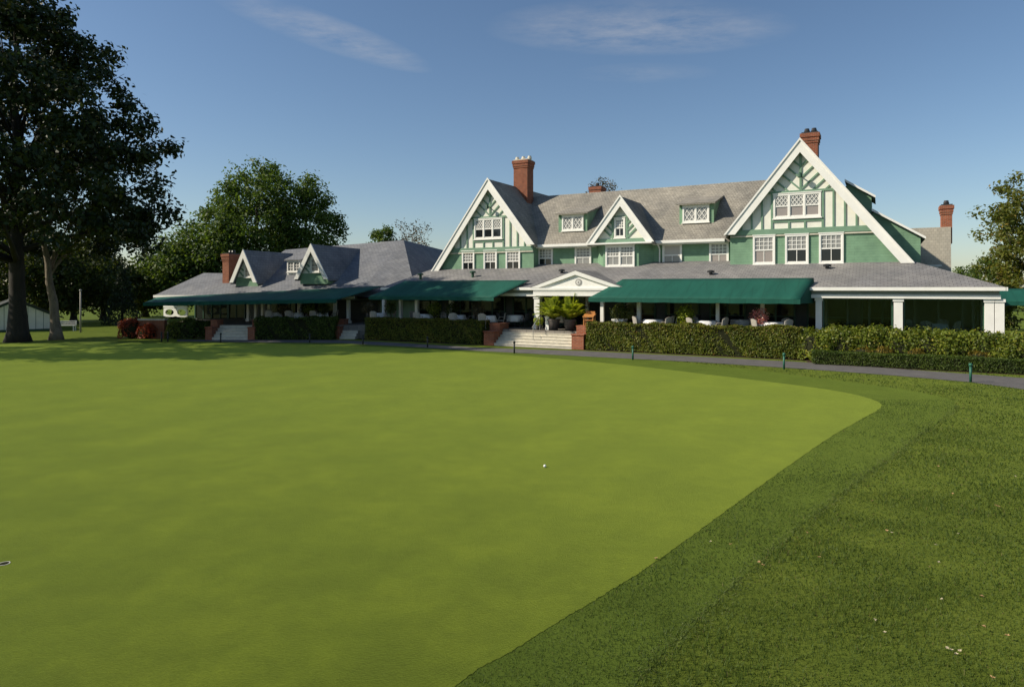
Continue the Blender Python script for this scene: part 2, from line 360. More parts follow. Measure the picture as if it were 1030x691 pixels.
# raised terrace, one slab under both porches
tb = MB()
tb.prism([WP(-20.5, -4.62, .0), WP(22, -4.62, 0), WP(22, 1.5, 0), WP(-20.5, 1.5, 0)], (0, 0, .9))
tag(tb.build('terrace', M['floor']), kind='structure')
tb = MB(); tb.prism([(-24.2, 44.6, 0), (-9.2, 44.6, 0), (-7.5, 54, 0), (-24.2, 60, 0)], (0, 0, .88))
tag(tb.build('lower_terrace', M['floor']), kind='structure')

# ------------------------------------------------------------------ window builder
def clip(p, d, x0, x1, z0, z1):
    t0, t1 = -1e9, 1e9
    for a, q, lo, hi in ((p[0], d[0], x0, x1), (p[1], d[1], z0, z1)):
        if abs(q) < 1e-9:
            if a < lo or a > hi: return None
            continue
        u, v = (lo - a) / q, (hi - a) / q
        if u > v: u, v = v, u
        t0, t1 = max(t0, u), min(t1, v)
    return (t0, t1) if t1 - t0 > .02 else None
def lattice(mb, x0, x1, z0, z1, y, n=3, wd=.022):
    sp = (x1 - x0) / n; k = sp * 1.35
    for sgn in (1, -1):
        for i in range(-8, 12):
            p = (x0 + i * sp, z0); d = (sp * sgn, k); l = clip(p, d, x0, x1, z0, z1)
            if l: mb.bar((p[0] + d[0] * l[0], y, p[1] + d[1] * l[0]), (p[0] + d[0] * l[1], y, p[1] + d[1] * l[1]), wd, .02, (0, 1, 0))
def grid(mb, x0, x1, z0, z1, y, nx, nz, wd=.03):
    for i in range(1, nx): x = x0 + (x1 - x0) * i / nx; mb.box(x - wd / 2, x + wd / 2, y - .012, y + .012, z0, z1)
    for i in range(1, nz): z = z0 + (z1 - z0) * i / nz; mb.box(x0, x1, y - .010, y + .010, z - wd / 2, z + wd / 2)
def window(root, x0, x1, z0, z1, y, style='sash', units=1, low='glass', upm='upglass', name='window', fr=.095):
    f = MB(); c = fr
    f.box(x0, x0 + c, y - .07, y + .05, z0, z1); f.box(x1 - c, x1, y - .07, y + .05, z0, z1)
    f.box(x0 + c, x1 - c, y - .068, y + .05, z1 - c, z1); f.box(x0 + c, x1 - c, y - .068, y + .05, z0, z0 + c)
    f.box(x0 - .05, x1 + .05, y - .11, y + .03, z0 - .055, z0 - .001)
    f.box(x0 - .03, x1 + .03, y - .09, y + .03, z1 + .001, z1 + .05)
    iw = (x1 - x0 - 2 * c - (units - 1) * c) / units; panes = []
    for u in range(units):
        a = x0 + c + u * (iw + c); b = a + iw; zb, zt = z0 + c, z1 - c
        if u: f.box(a - c, a, y - .066, y + .05, zb, zt)
        r = .035
        if style in ('sash', 'attic', 'open'):
            zm = zb + (zt - zb) * .5
            f.box(a, b, y - .045, y - .005, zm - r, zm + r)
            f.box(a, a + r, y - .04, y, zb, zt); f.box(b - r, b, y - .04, y, zb, zt)
            f.box(a + r, b - r, y - .041, y, zb, zb + r * 1.4); f.box(a + r, b - r, y - .041, y, zt - r, zt)
            if style == 'sash': grid(f, a + r, b - r, zm + r, zt - r, y - .022, 4, 3, .035); grid(f, a + r, b - r, zb + r, zm - r, y - .018, 2, 1, .035)
            elif style == 'attic': lattice(f, a + r, b - r, zm + r, zt - r, y - .024, 3, .03)
            else: grid(f, a + r, b - r, zb + r, zm - r, y - .018, 2, 1, .03)
            panes.append((a, b, zm, zt, upm)); panes.append((a, b, zb, zm, low))
        elif style == 'lattice':
            f.box(a, a + r, y - .04, y, zb, zt); f.box(b - r, b, y - .04, y, zb, zt); f.box(a + r, b - r, y - .041, y, zb, zb + r); f.box(a + r, b - r, y - .041, y, zt - r, zt)
            lattice(f, a + r, b - r, zb + r, zt - r, y - .024, 2, .035); panes.append((a, b, zb, zt, low))
        else:
            grid(f, a, b, zb, zt, y - .022, 2, 3, .035); panes.append((a, b, zb, zt, low))
    o = f.build(name, M['white'], root)
    for a, b, p, q, m in panes:
        g = MB(); g.box(a, b, y - .006, y + .012, p, q); g.build('pane', M[m], o)
    return o

# ------------------------------------------------------------------ clubhouse
club = thing('clubhouse', 'long green and white half-timbered clubhouse with big steep gables, brick chimneys and glazed porch', 'clubhouse', ORG, -PHI)
def roof_z(d): return 6.1 + (d - .3) * (10.0 - 6.1) / 4.7

def clipped_diag(x, z, dx, dz, ax, az, t):     # run from (x,z) to the inner rake line z = az - |x-ax| t
    sg = 1 if dx > 0 else -1; k = (az - abs(x - ax) * t - z) / (dz + abs(dx) * t)
    return (x + dx * k, z + dz * k)
def gable(ax, az, tl, tr, fl, fr_, d_wall, d_back, band, zb, xl, xr, win, rake=.42, th=.16, timbered=True, roofm='roof'):
    """apex, pitches left/right, foot z left/right, wall plane, band height, wall bottom, wall limits (None = runs down under the slope)"""
    yr = d_wall - .30
    def top(x, off=0): return az - off - (x - ax) * tr if x > ax else az - off - (ax - x) * tl
    XL, XR = ax - (az - fl) / tl, ax + (az - fr_) / tr
    rf = MB()
    for X, Z, t in ((XL, fl, tl), (XR, fr_, tr)):
        rf.xz([(ax, az), (X, Z), (X, Z - th), (ax, az - th)], yr + .03, d_back)
    ro = rf.build('roof', M[roofm], club)
    bb = MB()
    for X, Z, t in ((XL, fl, tl), (XR, fr_, tr)):
        vw = rake * math.sqrt(1 + t * t); sg = 1 if X > ax else -1; up = .05
        xi = ax + sg * (az - vw - Z) / t
        bb.xz([(ax, az + up), (X + sg * up / t, Z), (xi, Z), (ax, az - vw)], yr - .05, yr + .025)
        # crown mould along the top edge, a little prouder
        bb.xz([(ax, az + up + .04), (X + sg * (up + .04) / t, Z), (X + sg * (up - .10) / t, Z), (ax, az + up - .10)], yr - .10, yr - .052)
    bb.build('bargeboard', M['white'], club)
    wl = MB(); o = .12; pts = [(ax, az - o)]
    if xr is None: pts += [(ax + (az - o - zb) / tr, zb)]
    else: pts += [(xr, top(xr, o)), (xr, zb)]
    if xl is None: pts += [(ax - (az - o - zb) / tl, zb)]
    else: pts += [(xl, zb), (xl, top(xl, o))]
    wl.xz(pts, d_wall, d_wall + .95); wo = wl.build('wall', M['green'], club)
    zi = band; inf = MB(); o2 = .14
    inf.xz([(ax, az - o2), (ax + (az - o2 - zi) / tr, zi), (ax - (az - o2 - zi) / tl, zi)] if xr is None and xl is None else
           [(ax, az - o2), (min(ax + (az - o2 - zi) / tr, xr if xr is not None else 99), zi), (max(ax - (az - o2 - zi) / tl, xl if xl is not None else -99), zi)], d_wall - .02, d_wall + .1)
    io = inf.build('gable_infill', M['cream'], club)
    tm = MB(); yt0, yt1 = d_wall - .075, d_wall - .021
    e0 = ax - (az - o2 - zi) / tl; e1 = ax + (az - o2 - zi) / tr
    tm.box(max(e0, xl if xl is not None else -99) + .0, min(e1, xr if xr is not None else 99), yt0 - .02, yt1, zi - .26, zi + .03)
    if timbered:
        wx0, wx1, wz0, wz1 = win; zh = wz1 + .10; W = .11
        rk = rake * .75
        def tz(x): return top(x, rk * math.sqrt(1 + tl * tl) * .9)
        hx0 = ax - (az - .5 - zh) / tl; hx1 = ax + (az - .5 - zh) / tr
        tm.box(hx0, hx1, yt0 - .006, yt1, zh - W / 2, zh + W / 2)
        tm.box(ax - W * .5, ax + W * .5, yt0 - .004, yt1, zh + W / 2, az - .75)
        for sg in (1, -1):
            t = tr if sg > 0 else tl
            h = zh + .05 + .95 * 1.05
            starts = [(ax, zh + .08 + k * .62) for k in range(5)] + [(ax + sg * k * .62, zh + .04) for k in (1, 2, 3)]
            for x, z in starts:
                if z > top(x) - 1.0: continue
                e = clipped_diag(x, z, sg * 1.0, .95, ax, az - .55, t)
                if math.hypot(e[0] - x, e[1] - z) > .25: tm.bar((x, (yt0 + yt1) / 2, z), (e[0], (yt0 + yt1) / 2, e[1]), W * .8, .05, (0, 1, 0))
        lim0 = xl if xl is not None else -99; lim1 = xr if xr is not None else 99
        tm.box(wx0 - W - .02, wx0 - .02, yt0, yt1, zi + .03, zh - W / 2); tm.box(wx1 + .02, wx1 + W + .02, yt0, yt1, zi + .03, zh - W / 2)
        x = wx1 + W + .02 + .46
        while x < min(e1, lim1) - .25:
            zt = min(tz(x), zh - W / 2)
            if zt > zi + .2: tm.box(x - W * .42, x + W * .42, yt0, yt1, zi + .03, zt)
            x += .54
        x = wx0 - W - .02 - .46
        while x > max(e0, lim0) + .25:
            zt = min(tz(x), zh - W / 2)
            if zt > zi + .2: tm.box(x - W * .42, x + W * .42, yt0, yt1, zi + .03, zt)
            x -= .54
        tm.box(wx0 - .02, wx1 + .02, yt0 + .004, yt1, wz0 - .20, wz0 - .07)
        for k in (1, 2):
            x = wx0 + (wx1 - wx0) * k / 3; tm.box(x - W * .4, x + W * .4, yt0, yt1, zi + .03, wz0 - .20)
    tm.build('timber_framing', M['timber'], io)
    return ro, wo, io

def win_px(x0, x1, yt, yb, d): 
    a, zt = LP(x0, yt, d); b, zt2 = LP(x1, yt, d); _, z0 = LP(x0, yb, d); _, z1 = LP(x1, yb, d)
    return a, b, (z0 + z1) / 2, (zt + zt2) / 2
def even(lst, w=None):
    ws = [win_px(*q) for q in lst]; z0 = sum(q[2] for q in ws) / len(ws); z1 = sum(q[3] for q in ws) / len(ws)
    return [(a, b, z0, z1) for a, b, _, _ in ws]

# --- left gable
G1 = LP(490, 180, -.42); G1win = win_px(477.6, 505.7, 220.2, 240.6, 0)
r1, w1, i1 = gable(G1[0], G1[1], 1.345, 1.30, 4.12, 6.12, 0, 11.2, 6.02, 4.0, None, LP(536.8, 260, 0)[0], G1win)
window(club, *G1win, -.03, 'attic', 3, 'glass', 'upglass')
for q, lw in zip(even([(465.2, 477.6, 253.8, 275.9, 0), (487, 500.2, 252.2, 274.2, 0), (509.2, 523.6, 250.8, 273.2, 0)]), ('glass',) * 3): window(club, *q, -.02, 'sash', 1, lw)
# --- right gable
G2 = LP(804.5, 140, -.42); G2win = win_px(778, 826, 194.6, 219.4, 0)
r2, w2, i2 = gable(G2[0], G2[1], 1.275, 1.285, 6.28, 4.55, 0, 11.2, 6.50, 4.2, LP(734.5, 250, 0)[0], None, G2win)
window(club, *G2win, -.03, 'attic', 3, 'warmglass', 'upglass')
for q, lw in zip(even([(757.5, 779.8, 237.8, 266.4, 0), (789.8, 813.4, 236.0, 266, 0), (823.8, 848.6, 234.3, 264.6, 0)]), ('warmglass', 'glass', 'glass')): window(club, *q, -.02, 'sash', 1, lw)
# white string course under the bands
for (ax, az, tl, tr, z, xl, xr) in ((G1[0], G1[1], 1.345, 1.30, 5.72, None, LP(536.8, 260, 0)[0]), (G2[0], G2[1], 1.275, 1.285, 6.19, LP(734.5, 250, 0)[0], None)):
    m_ = MB(); x0 = xl if xl is not None else ax - (az - .3 - z) / tl; x1 = xr if xr is not None else ax + (az - .3 - z) / tr
    m_.box(x0 + .02, x1 - .02, -.085, .02, z - .05, z + .02); m_.build('string_course', M['stone'], club)
# --- small lamp bracket on both gable peaks
for px_, py_ in ((492, 208.5), (804.5, 177)):
    x, z = LP(px_, py_, -.1); m_ = MB(); m_.bar((x, -.07, z), (x, -.45, z + .05), .05, .05); m_.lathe([(.03, .16), (.09, .12), (.13, -.1), (.10, -.12)], 10, (x + .05, -.45, z - .03)); m_.build('lamp', M['dkgreen'], club)
# --- main wall and roof between the gables
xm0, xm1 = G1[0], G2[0]
mb = MB(); mb.box(LP(536.8, 260, 0)[0] - .3, LP(734.5, 250, 0)[0] + .3, .8, 1.2, 4.0, 6.05); mb.build('wall', M['green'], club)
rf = MB(); rf.prism([(xm0, .3, 6.1), (xm0, 5.0, 10.0), (xm0, 9.7, 6.1), (xm0, 9.7, 5.95), (xm0, 5.0, 9.82), (xm0, .3, 5.95)], (xm1 - xm0, 0, 0))
main_roof = rf.build('roof', M['roof'], club)
gt = MB(); xe0, xe1 = LP(536.8, 260, 0)[0] + .02, LP(734.5, 250, 0)[0] - .35
bx0, bx1 = LP(606.9, 260, 0)[0], LP(642.5, 260, 0)[0]
for a, b in ((xe0, bx0 - .75), (bx1 + .75, xe1)):
    gt = MB(); gt.box(a, b, .18, .297, 5.97, 6.13); gt.box(a, b, .297, .80, 5.90, 5.99); gt.build('gutter', M['white'], club)
dp = MB(); x = LP(663.5, 260, .7)[0]; dp.tube([(x, .22, 5.96), (x, .5, 5.8), (x, .7, 5.66), (x, .7, 4.6)], [.045] * 4, 8); dp.build('downspout', M['white'], club)
ww = even([(541.2, 556.4, 250.2, 272, .8), (578.6, 595, 249, 270.8, .8), (666.6, 686.2, 244.8, 268, .8), (713.6, 733.3, 241.8, 266.3, .8)])
for q, st, lo_, u_ in zip(ww, ('sash', 'sash', 'open', 'sash'), ('glass', 'upglass', 'upglass', 'warmglass'), ('upglass', 'upglass', 'blind', 'upglass')): window(club, *q, .78, st, 1, lo_, u_)
# central splayed bay with its own gable
bay = MB(); bay.prism([(bx0, 0, 4.0), (bx1, 0, 4.0), (bx1 + .72, .85, 4.0), (bx0 - .72, .85, 4.0)], (0, 0, 2.02)); bayo = bay.build('bay', M['green'], club)
CG = LP(623.3, 197.3, -.42)
cw = win_px(618.2, 629.2, 219.5, 239.5, 0)
r3, w3, i3 = gable(CG[0], CG[1], 1.30, 1.37, 6.05, 6.05, 0, 4.6, 6.28, 6.05, None, None, (cw[0], cw[1], cw[2], cw[3]), .36, .14, False)
tm = MB()
for sg, t in ((1, 1.37), (-1, 1.30)):
    xw = cw[1] + .1 if sg > 0 else cw[0] - .1
    tm.box(xw - .06, xw + .06, -.075, -.021, 6.3, CG[1] - .55 - abs(xw - CG[0]) * t)
    for k in range(3):
        z = 6.36 + k * .42; e = clipped_diag(xw, z, sg * 1.0, .95, CG[0], CG[1] - .5, t)
        if abs(e[0] - xw) > .12: tm.bar((xw, -.045, z), (e[0], -.045, e[1]), .11, .05, (0, 1, 0))
tm.box(cw[0] - .16, cw[1] + .16, -.074, -.021, cw[3] + .03, cw[3] + .13)
tm.build('timber_framing', M['timber'], i3)
window(club, *cw, -.02, 'sash', 1, 'glass')
cb = MB(); cb.box(LP(589.4, 245, -.4)[0] + .05, LP(656.4, 245, -.4)[0] - .05, -.46, .9, 5.97, 6.06); cb.build('cornice', M['white'], club)
bw = win_px(609.4, 638.6, 246.4, 268.6, 0); window(club, bw[0], bw[1], bw[2], min(bw[3], 5.9), -.02, 'sash', 2, 'upglass')
# shed dormers on the main roof
def dormer(px0, px1, pyt, pyb, gl, gr, pr):
    d = 1.6
    for _ in range(20):                # depth where the window foot meets the slope
        z = LP((px0 + px1) / 2, pyb + 1.0, d)[1]; d += (z - roof_z(d)) / .83 * .6
    x0, x1, z0, z1 = win_px(px0, px1, pyt, pyb, d)
    a, b = LP(gl, pyb, d)[0], LP(gr, pyb, d)[0]
    zt = z1 + .10; db = d
    while roof_z(db) < zt + (db - d) * .30: db += .02
    zb_ = zt + (db - d) * .30
    bd = MB(); bd.prism([(a, d, z0 - .25), (a, d, zt - .02), (a, db, zb_ - .02)], (b - a, 0, 0)); o = bd.build('dormer', M['green'], club)
    r_ = MB(); r_.prism([(a - .14, d - .28, zt - .07), (a - .14, d - .28, zt + .02), (a - .14, db + .25, zb_ + .10), (a - .14, db + .25, zb_ - .02)], (b - a + .28, 0, 0)); r_.build('dormer_roof', M['roof'], o)
    window(o, x0, x1, z0, z1, d - .02, 'lattice', 2, 'upglass')
dormer(565.7, 587.2, 216.6, 232.2, 561.8, 590.6, 602); dormer(686.8, 713.6, 206.8, 223.9, 683.4, 718, 727)
# shed dormers on the right slope of the right gable: green cheeks towards the front
def cheek(pts, y0, y1, roofpts):
    c = MB(); c.xz(pts, y0, y1); o = c.build('side_dormer', M['green'], club)
    r_ = MB(); (xa, za), (xb, zb_) = roofpts; r_.xz([(xa, za), (xb, zb_), (xb, zb_ + .13), (xa, za + .13)], y0 - .25, y1 + .1); r_.build('dormer_roof', M['roof'], o)
    f_ = MB(); f_.xz([(xa, za + .0), (xb + .02, zb_ + .0), (xb + .02, zb_ + .12), (xa, za + .12)], y0 - .30, y0 - .252); f_.build('dormer_fascia', M['white'], o)
def g2z(x): return G2[1] - (x - G2[0]) * 1.285
y0 = 1.3
a = LP(853, 185, y0); b = LP(876.5, 198, y0); c = LP(877, 214, y0)
cheek([(a[0] - .3, g2z(a[0] - .3) - .2), (a[0], a[1]), (b[0], b[1]), (c[0], g2z(c[0]) - .2)], y0, 4.2, ((a[0] - .15, a[1] + .1), (b[0] + .18, b[1] - .10)))
y0 = 1.1
a = LP(879, 213.5, y0); b = LP(926, 239, y0); c = LP(928, 271, y0)
cheek([(a[0] - .3, g2z(a[0] - .3) - .2), (a[0], a[1]), (b[0], b[1]), (b[0], 3.9), (b[0] - 1.5, 3.9)], y0, 8.5, ((a[0] - .1, a[1] + .05), (b[0] + .2, b[1] - .10)))
# rear block with grey shingled end and tall chimney
rb0 = LP(924, 229, 9.0); rb1 = LP(957, 229, 9.0)
bk = MB(); bk.prism([(rb0[0] - 6, 9.0, 3.0), (rb0[0] - 6, 9.4, rb0[1] - .0), (rb0[0] - 6, 15, rb0[1] + .0), (rb0[0] - 6, 15, 3.0)], (rb1[0] - rb0[0] + 6, 0, 0)); bk.build('rear_block', M['greywall'], club)
mb = MB(); q0, q1 = LP(929, 270.5, 6), LP(944, 276, 6); mb.box(q0[0], q1[0], 6.0, 7.2, 3.8, LP(935, 268, 6)[1]); mb.box(q0[0] - .1, q1[0] + .15, 5.9, 7.3, LP(935, 268, 6)[1], LP(935, 266.6, 6)[1]); mb.build('rear_vestibule', M['white'], club)

# chimneys
def chimney(parent, x, d, w, dp, z0, z1, pots=2, cap=.1, potm='metal'):
    m_ = MB(); m_.box(x - w / 2, x + w / 2, d, d + dp, z0, z1 - .55)
    for k, (e, za, zb_) in enumerate(((.03, z1 - .55, z1 - .42), (.06, z1 - .42, z1 - .22), (cap, z1 - .22, z1))): m_.box(x - w / 2 - e, x + w / 2 + e, d - e, d + dp + e, za, zb_)
    m_.mi = 1; m_.box(x - w / 2 - .02, x + w / 2 + .02, d - .02, d + dp + .02, z1 + .002, z1 + .07)
    for k in range(pots):
        xx = x + (k - (pots - 1) / 2) * w * .45; m_.lathe([(.14, .072), (.16, .2), (.13, .26), (.12, .34)], 10, (xx, d + dp / 2, z1))
    return m_.build('chimney', [M['brick'], M[potm]], parent)
a = LP(516, 187, 3.6); b = LP(531, 187, 3.6)
chimney(r1, (a[0] + b[0]) / 2, 3.6, b[0] - a[0] - .1, .95, 7.6, LP(523, 161.5, 3.6)[1], 3, .1, 'stone')
a = LP(806.5, 150, 1.4); b = LP(822.5, 150, 1.4); chimney(r2, (a[0] + b[0]) / 2, 1.4, b[0] - a[0], .9, 9.6, LP(815, 134, 1.4)[1])
a = LP(593.5, 190, 7.5); b = LP(604, 190, 7.5); chimney(main_roof, (a[0] + b[0]) / 2, 7.5, b[0] - a[0], .9, 7.5, LP(600, 188, 7.5)[1], 1)
a = LP(947.2, 220, 9.35); b = LP(958, 220, 9.35); chimney(club, (a[0] + b[0]) / 2, 9.45, b[0] - a[0], 1.0, rb0[1] - 1.0, LP(952, 206.5, 9.35)[1], 1)

# ------------------------------------------------------------------ porch of the clubhouse
XE, DE = 15.62, -3.86; XW = -18.3; ZE, ZT = 3.36, 4.62
SLP = (ZT - ZE) / -DE
pr = MB(); th = .14
def slab(pts): 
    pr.prism([(x, y, z) for x, y, z in pts], (0, 0, -th))
slab([(XW, DE, ZE), (XE, DE, ZE), (XE - 3.9, 0.9, ZE + 4.8 * SLP), (XW + 1.6, 0.9, ZE + 4.8 * SLP)])
slab([(XE, DE, ZE - .001), (XE, 12, ZE - .001), (XE - 3.9, 12, ZE + 4.8 * SLP - .001), (XE - 3.9, .9, ZE + 4.8 * SLP - .001)])
pr.build('porch_roof', M['slate'], club)
g = MB(); g.box(XW, XE + .06, DE - .10, DE - .002, ZE - .17, ZE - .015); g.box(XE + .002, XE + .10, DE - .10, 12, ZE - .171, ZE - .017); g.build('eave_gutter', M['white'], club)
fz = MB(); fz.box(-1.4, XE - .12, -3.74, -3.30, 2.83, 3.0); fz.box(XE - .40, XE - .122, -3.3, 12, 2.83, 2.999); fz.box(XW, -6.2, -3.74, -3.3, 2.83, 3.0)
fz.build('porch_beam', M['white'], club)
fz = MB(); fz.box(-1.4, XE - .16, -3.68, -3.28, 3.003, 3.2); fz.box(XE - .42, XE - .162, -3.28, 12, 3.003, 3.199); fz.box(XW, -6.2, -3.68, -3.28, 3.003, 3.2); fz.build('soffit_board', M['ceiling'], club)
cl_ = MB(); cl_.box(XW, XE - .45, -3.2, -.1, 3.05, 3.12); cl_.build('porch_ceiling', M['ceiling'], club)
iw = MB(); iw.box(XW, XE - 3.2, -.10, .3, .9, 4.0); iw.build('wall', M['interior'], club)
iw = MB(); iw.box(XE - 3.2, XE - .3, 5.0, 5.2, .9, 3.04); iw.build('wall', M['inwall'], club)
for k_ in range(7):
    xa_ = 8.4 + k_ * 1.0; iw = MB(); iw.box(xa_, xa_ + .10, -.19, -.102, .9, 3.04); iw.build('mullion', M['ceiling'], club)
iw = MB(); iw.box(XE - 3.3, XE - 3.2, .3, 12, .9, 4.4); iw.build('wall', M['green'], club)
def column(x, d, w=.26, z1=2.83, m='white'):
    c = MB(); c.box(x - w / 2, x + w / 2, d - w / 2, d + w / 2, .9, z1); c.box(x - w / 2 - .05, x + w / 2 + .05, d - w / 2 - .05, d + w / 2 + .05, .9, 1.1)
    c.box(x - w / 2 - .04, x + w / 2 + .04, d - w / 2 - .04, d + w / 2 + .04, z1 - .14, z1 - .002); c.build('porch_column', M[m], club, bevel=.008)
DC = -3.46
for p0, p1, w_ in ((898.5, 908.5, .36), (990, 999.5, .34), (1001.5, 1008.5, .34), (820.5, 827, .28), (640.5, 645.5, .22), (603.5, 608.5, .2), (537.5, 545, .36), (401.5, 405, .2), (417.5, 421.5, .22), (384.5, 388.5, .22), (452, 455, .18), (720, 724, .18), (765, 769, .18)):
    column((LP(p0, 310, DC)[0] + LP(p1, 310, DC)[0]) / 2, DC, w_)
# glazed right porch
def panes(name_, xs, d, z0, z1):
    for x0, x1 in zip(xs[:-1], xs[1:]):
        f = MB()
        f.box(x0, x0 + .05, d - .03, d + .03, z0, z1); f.box(x1 - .05, x1 - .001, d - .03, d + .03, z0, z1); f.box(x0 + .05, x1 - .05, d - .03, d + .03, z0, z0 + .08); f.box(x0 + .05, x1 - .05, d - .03, d + .03, z1 - .06, z1)
        o = f.build(name_, M['dkgreen'], club); p = MB(); p.box(x0 + .05, x1 - .05, d - .006, d + .006, z0 + .08, z1 - .06); p.build('pane', M['pane'], o)
xs = [LP(x, 310, DC)[0] for x in (828, 898, 909, 990)]
panes('glass_panel', [xs[0], xs[1]], DC, .9, 2.83); panes('glass_panel', [xs[2], xs[3]], DC, .9, 2.83)
gp = MB(); 
# side glazing of the right porch (facing the far right)
xx = XE - .26
for k in range(4):
    a, b = -3.2 + k * 3.6, .1 + k * 3.6; f = MB(); f.box(xx - .03, xx + .03, a, a + .06, .9, 2.83); f.box(xx - .03, xx + .03, b - .06, b, .9, 2.83); f.box(xx - .03, xx + .03, a + .06, b - .06, .9, 1.0)
    o = f.build('glass_panel', M['dkgreen'], club); p = MB(); p.box(xx - .006, xx + .006, a + .06, b - .06, 1.0, 2.83); p.build('pane', M['pane'], o)
    c = MB(); c.box(xx - .16, xx + .16, b + .002, b + .3 - .002, .9, 2.829); c.build('porch_column', M['white'], club)
# doors and glazing on the inner wall, behind the tables
def french(x0, x1, z0=.9, z1=2.85, d=-.13, n=2, m='dkgreen'):
    f = MB(); f.box(x0, x0 + .1, d - .05, d + .029, z0, z1); f.box(x1 - .1, x1, d - .05, d + .029, z0, z1); f.box(x0 + .1, x1 - .1, d - .05, d + .029, z1 - .12, z1)
    for k in range(1, n): x = x0 + (x1 - x0) * k / n; f.box(x - .05, x + .05, d - .04, d + .029, z0, z1 - .12)
    f.box(x0 + .1, x1 - .1, d - .035, d + .02, z0 + 0, z0 + .25); f.box(x0 + .1, x1 - .1, d - .03, d + .02, 1.75, 1.80)
    o = f.build('french_door', M[m], club); p = MB(); p.box(x0 + .1, x1 - .1, d - .012, d + .004, z0 + .25, z1 - .12); p.build('pane', M['glass'], o)
x = -18.0
while x < 11.2:
    if not (-7 < x < -2.9): french(x, x + 2.0, n=2)
    x += 2.55
dx0, dx1 = LP(575.5, 310, -1.2)[0], LP(592, 310, -1.2)[0]
f = MB(); dd = -1.2; f.box(dx0, dx0 + .16, dd - .1, dd + .1, .9, 2.75); f.box(dx1 - .16, dx1, dd - .1, dd + .1, .9, 2.75); f.box(dx0 - .1, dx1 + .1, dd - .12, dd + .12, 2.75, 3.05)
do_ = f.build('door', M['white'], club); p = MB(); p.box(dx0 + .16, dx1 - .16, dd - .02, dd + .02, .9, 2.75); p.build('pane', M['glass'], do_)
h = MB(); h.box(dx0 + .25, dx0 + .28, dd - .07, dd - .021, 1.8, 2.0); h.build('handle', M['rail'], do_)
# pediment
PA = LP(580, 273.0, -3.9); PLx = LP(536.6, 291, -3.9)[0]; PRx = PA[0] + (PA[0] - PLx); zb = 3.30
pd_ = MB(); pd_.xz([(PLx + .35, zb), (PRx - .35, zb), (PA[0], PA[1] - .16)], -3.98, -3.965); ped = pd_.build('pediment', M['white'], club)
rk = MB(); sl = (PA[1] - zb) / (PRx - PA[0])
for sg in (1, -1):
    X = PRx if sg > 0 else PLx
    rk.xz([(PA[0], PA[1] + .03), (X + sg * .12, zb + .0 + .02), (X - sg * .42, zb + .02), (PA[0], PA[1] - .20)], -4.10, -3.982)
rk.box(PLx - .10, PRx + .10, -4.09, -3.965, zb - .11, zb + .018); rk.box(PLx + .05, PRx - .05, -4.04, -3.965, zb - .22, zb - .112); rk.build('cornice', M['white'], ped)
rr = MB(); d1 = DE + (PA[1] + .05 - ZE) / SLP
for sg in (1, -1):
    X = PRx + .12 if sg > 0 else PLx - .12
    rr.mesh([(PA[0], -4.10, PA[1] + .07), (X, -4.10, zb + .06), (X, -3.6, zb + .06), (PA[0], .2, PA[1] + .07), (PA[0], -4.10, PA[1] + .032), (X, -4.10, zb + .022), (X, -3.6, zb + .022), (PA[0], .2, PA[1] + .032)],
            [(0, 3, 2, 1), (4, 5, 6, 7), (0, 1, 5, 4), (1, 2, 6, 5), (2, 3, 7, 6), (3, 0, 4, 7)])
rr.build('pediment_roof', M['slate'], ped)
eb = MB(); 
n_ = 20; ex, ez = LP(582, 284, -3.98); pts = [(ex + .20 * math.cos(t * 2 * math.pi / n_), -4.0, ez + .20 * math.sin(t * 2 * math.pi / n_)) for t in range(n_)]; eb.prism(pts, (0, .03, 0))
em = eb.build('emblem', M['rail'], ped)
eb = MB(); eb.prism([(ex + .12 * math.cos(t * 2 * math.pi / n_), -4.015, ez + .12 * math.sin(t * 2 * math.pi / n_)) for t in range(n_)], (0, .012, 0)); eb.prism([(ex - .05, -4.025, ez - .07), (ex + .05, -4.025, ez - .07), (ex + .05, -4.025, ez + .07), (ex - .05, -4.025, ez + .07)], (0, .008, 0), 1)
eb.build('emblem', [M['white'], M['rail']], ped)
be = MB(); be.box(PLx + .05, PRx - .05, -4.05, -3.7, 2.86, 3.06); be.build('porch_beam', M['white'], club)
c2 = MB(); 
# roof vents on the porch roof
for px_, py_, dz in ((423, 281, .28), (475.5, 279, .28), (715, 276.5, .12), (832, 270.5, .12), (565, 275, .12)):
    d = -2.0
    for _ in range(30):
        x, z = LP(px_, py_, d); d += (z - (ZE + (d - DE) * SLP)) / SLP * .5
        d = max(-3.7, min(-.1, d))
    v = MB(); zr = ZE + (d - DE) * SLP
    v.lathe([(.09, -.05), (.09, dz), (.2, dz), (.2, dz + .1), (.05, dz + .14)], 10, (x, d, zr)); v.build('roof_vent', M['dkgreen' if dz > .2 else 'metal'], club)

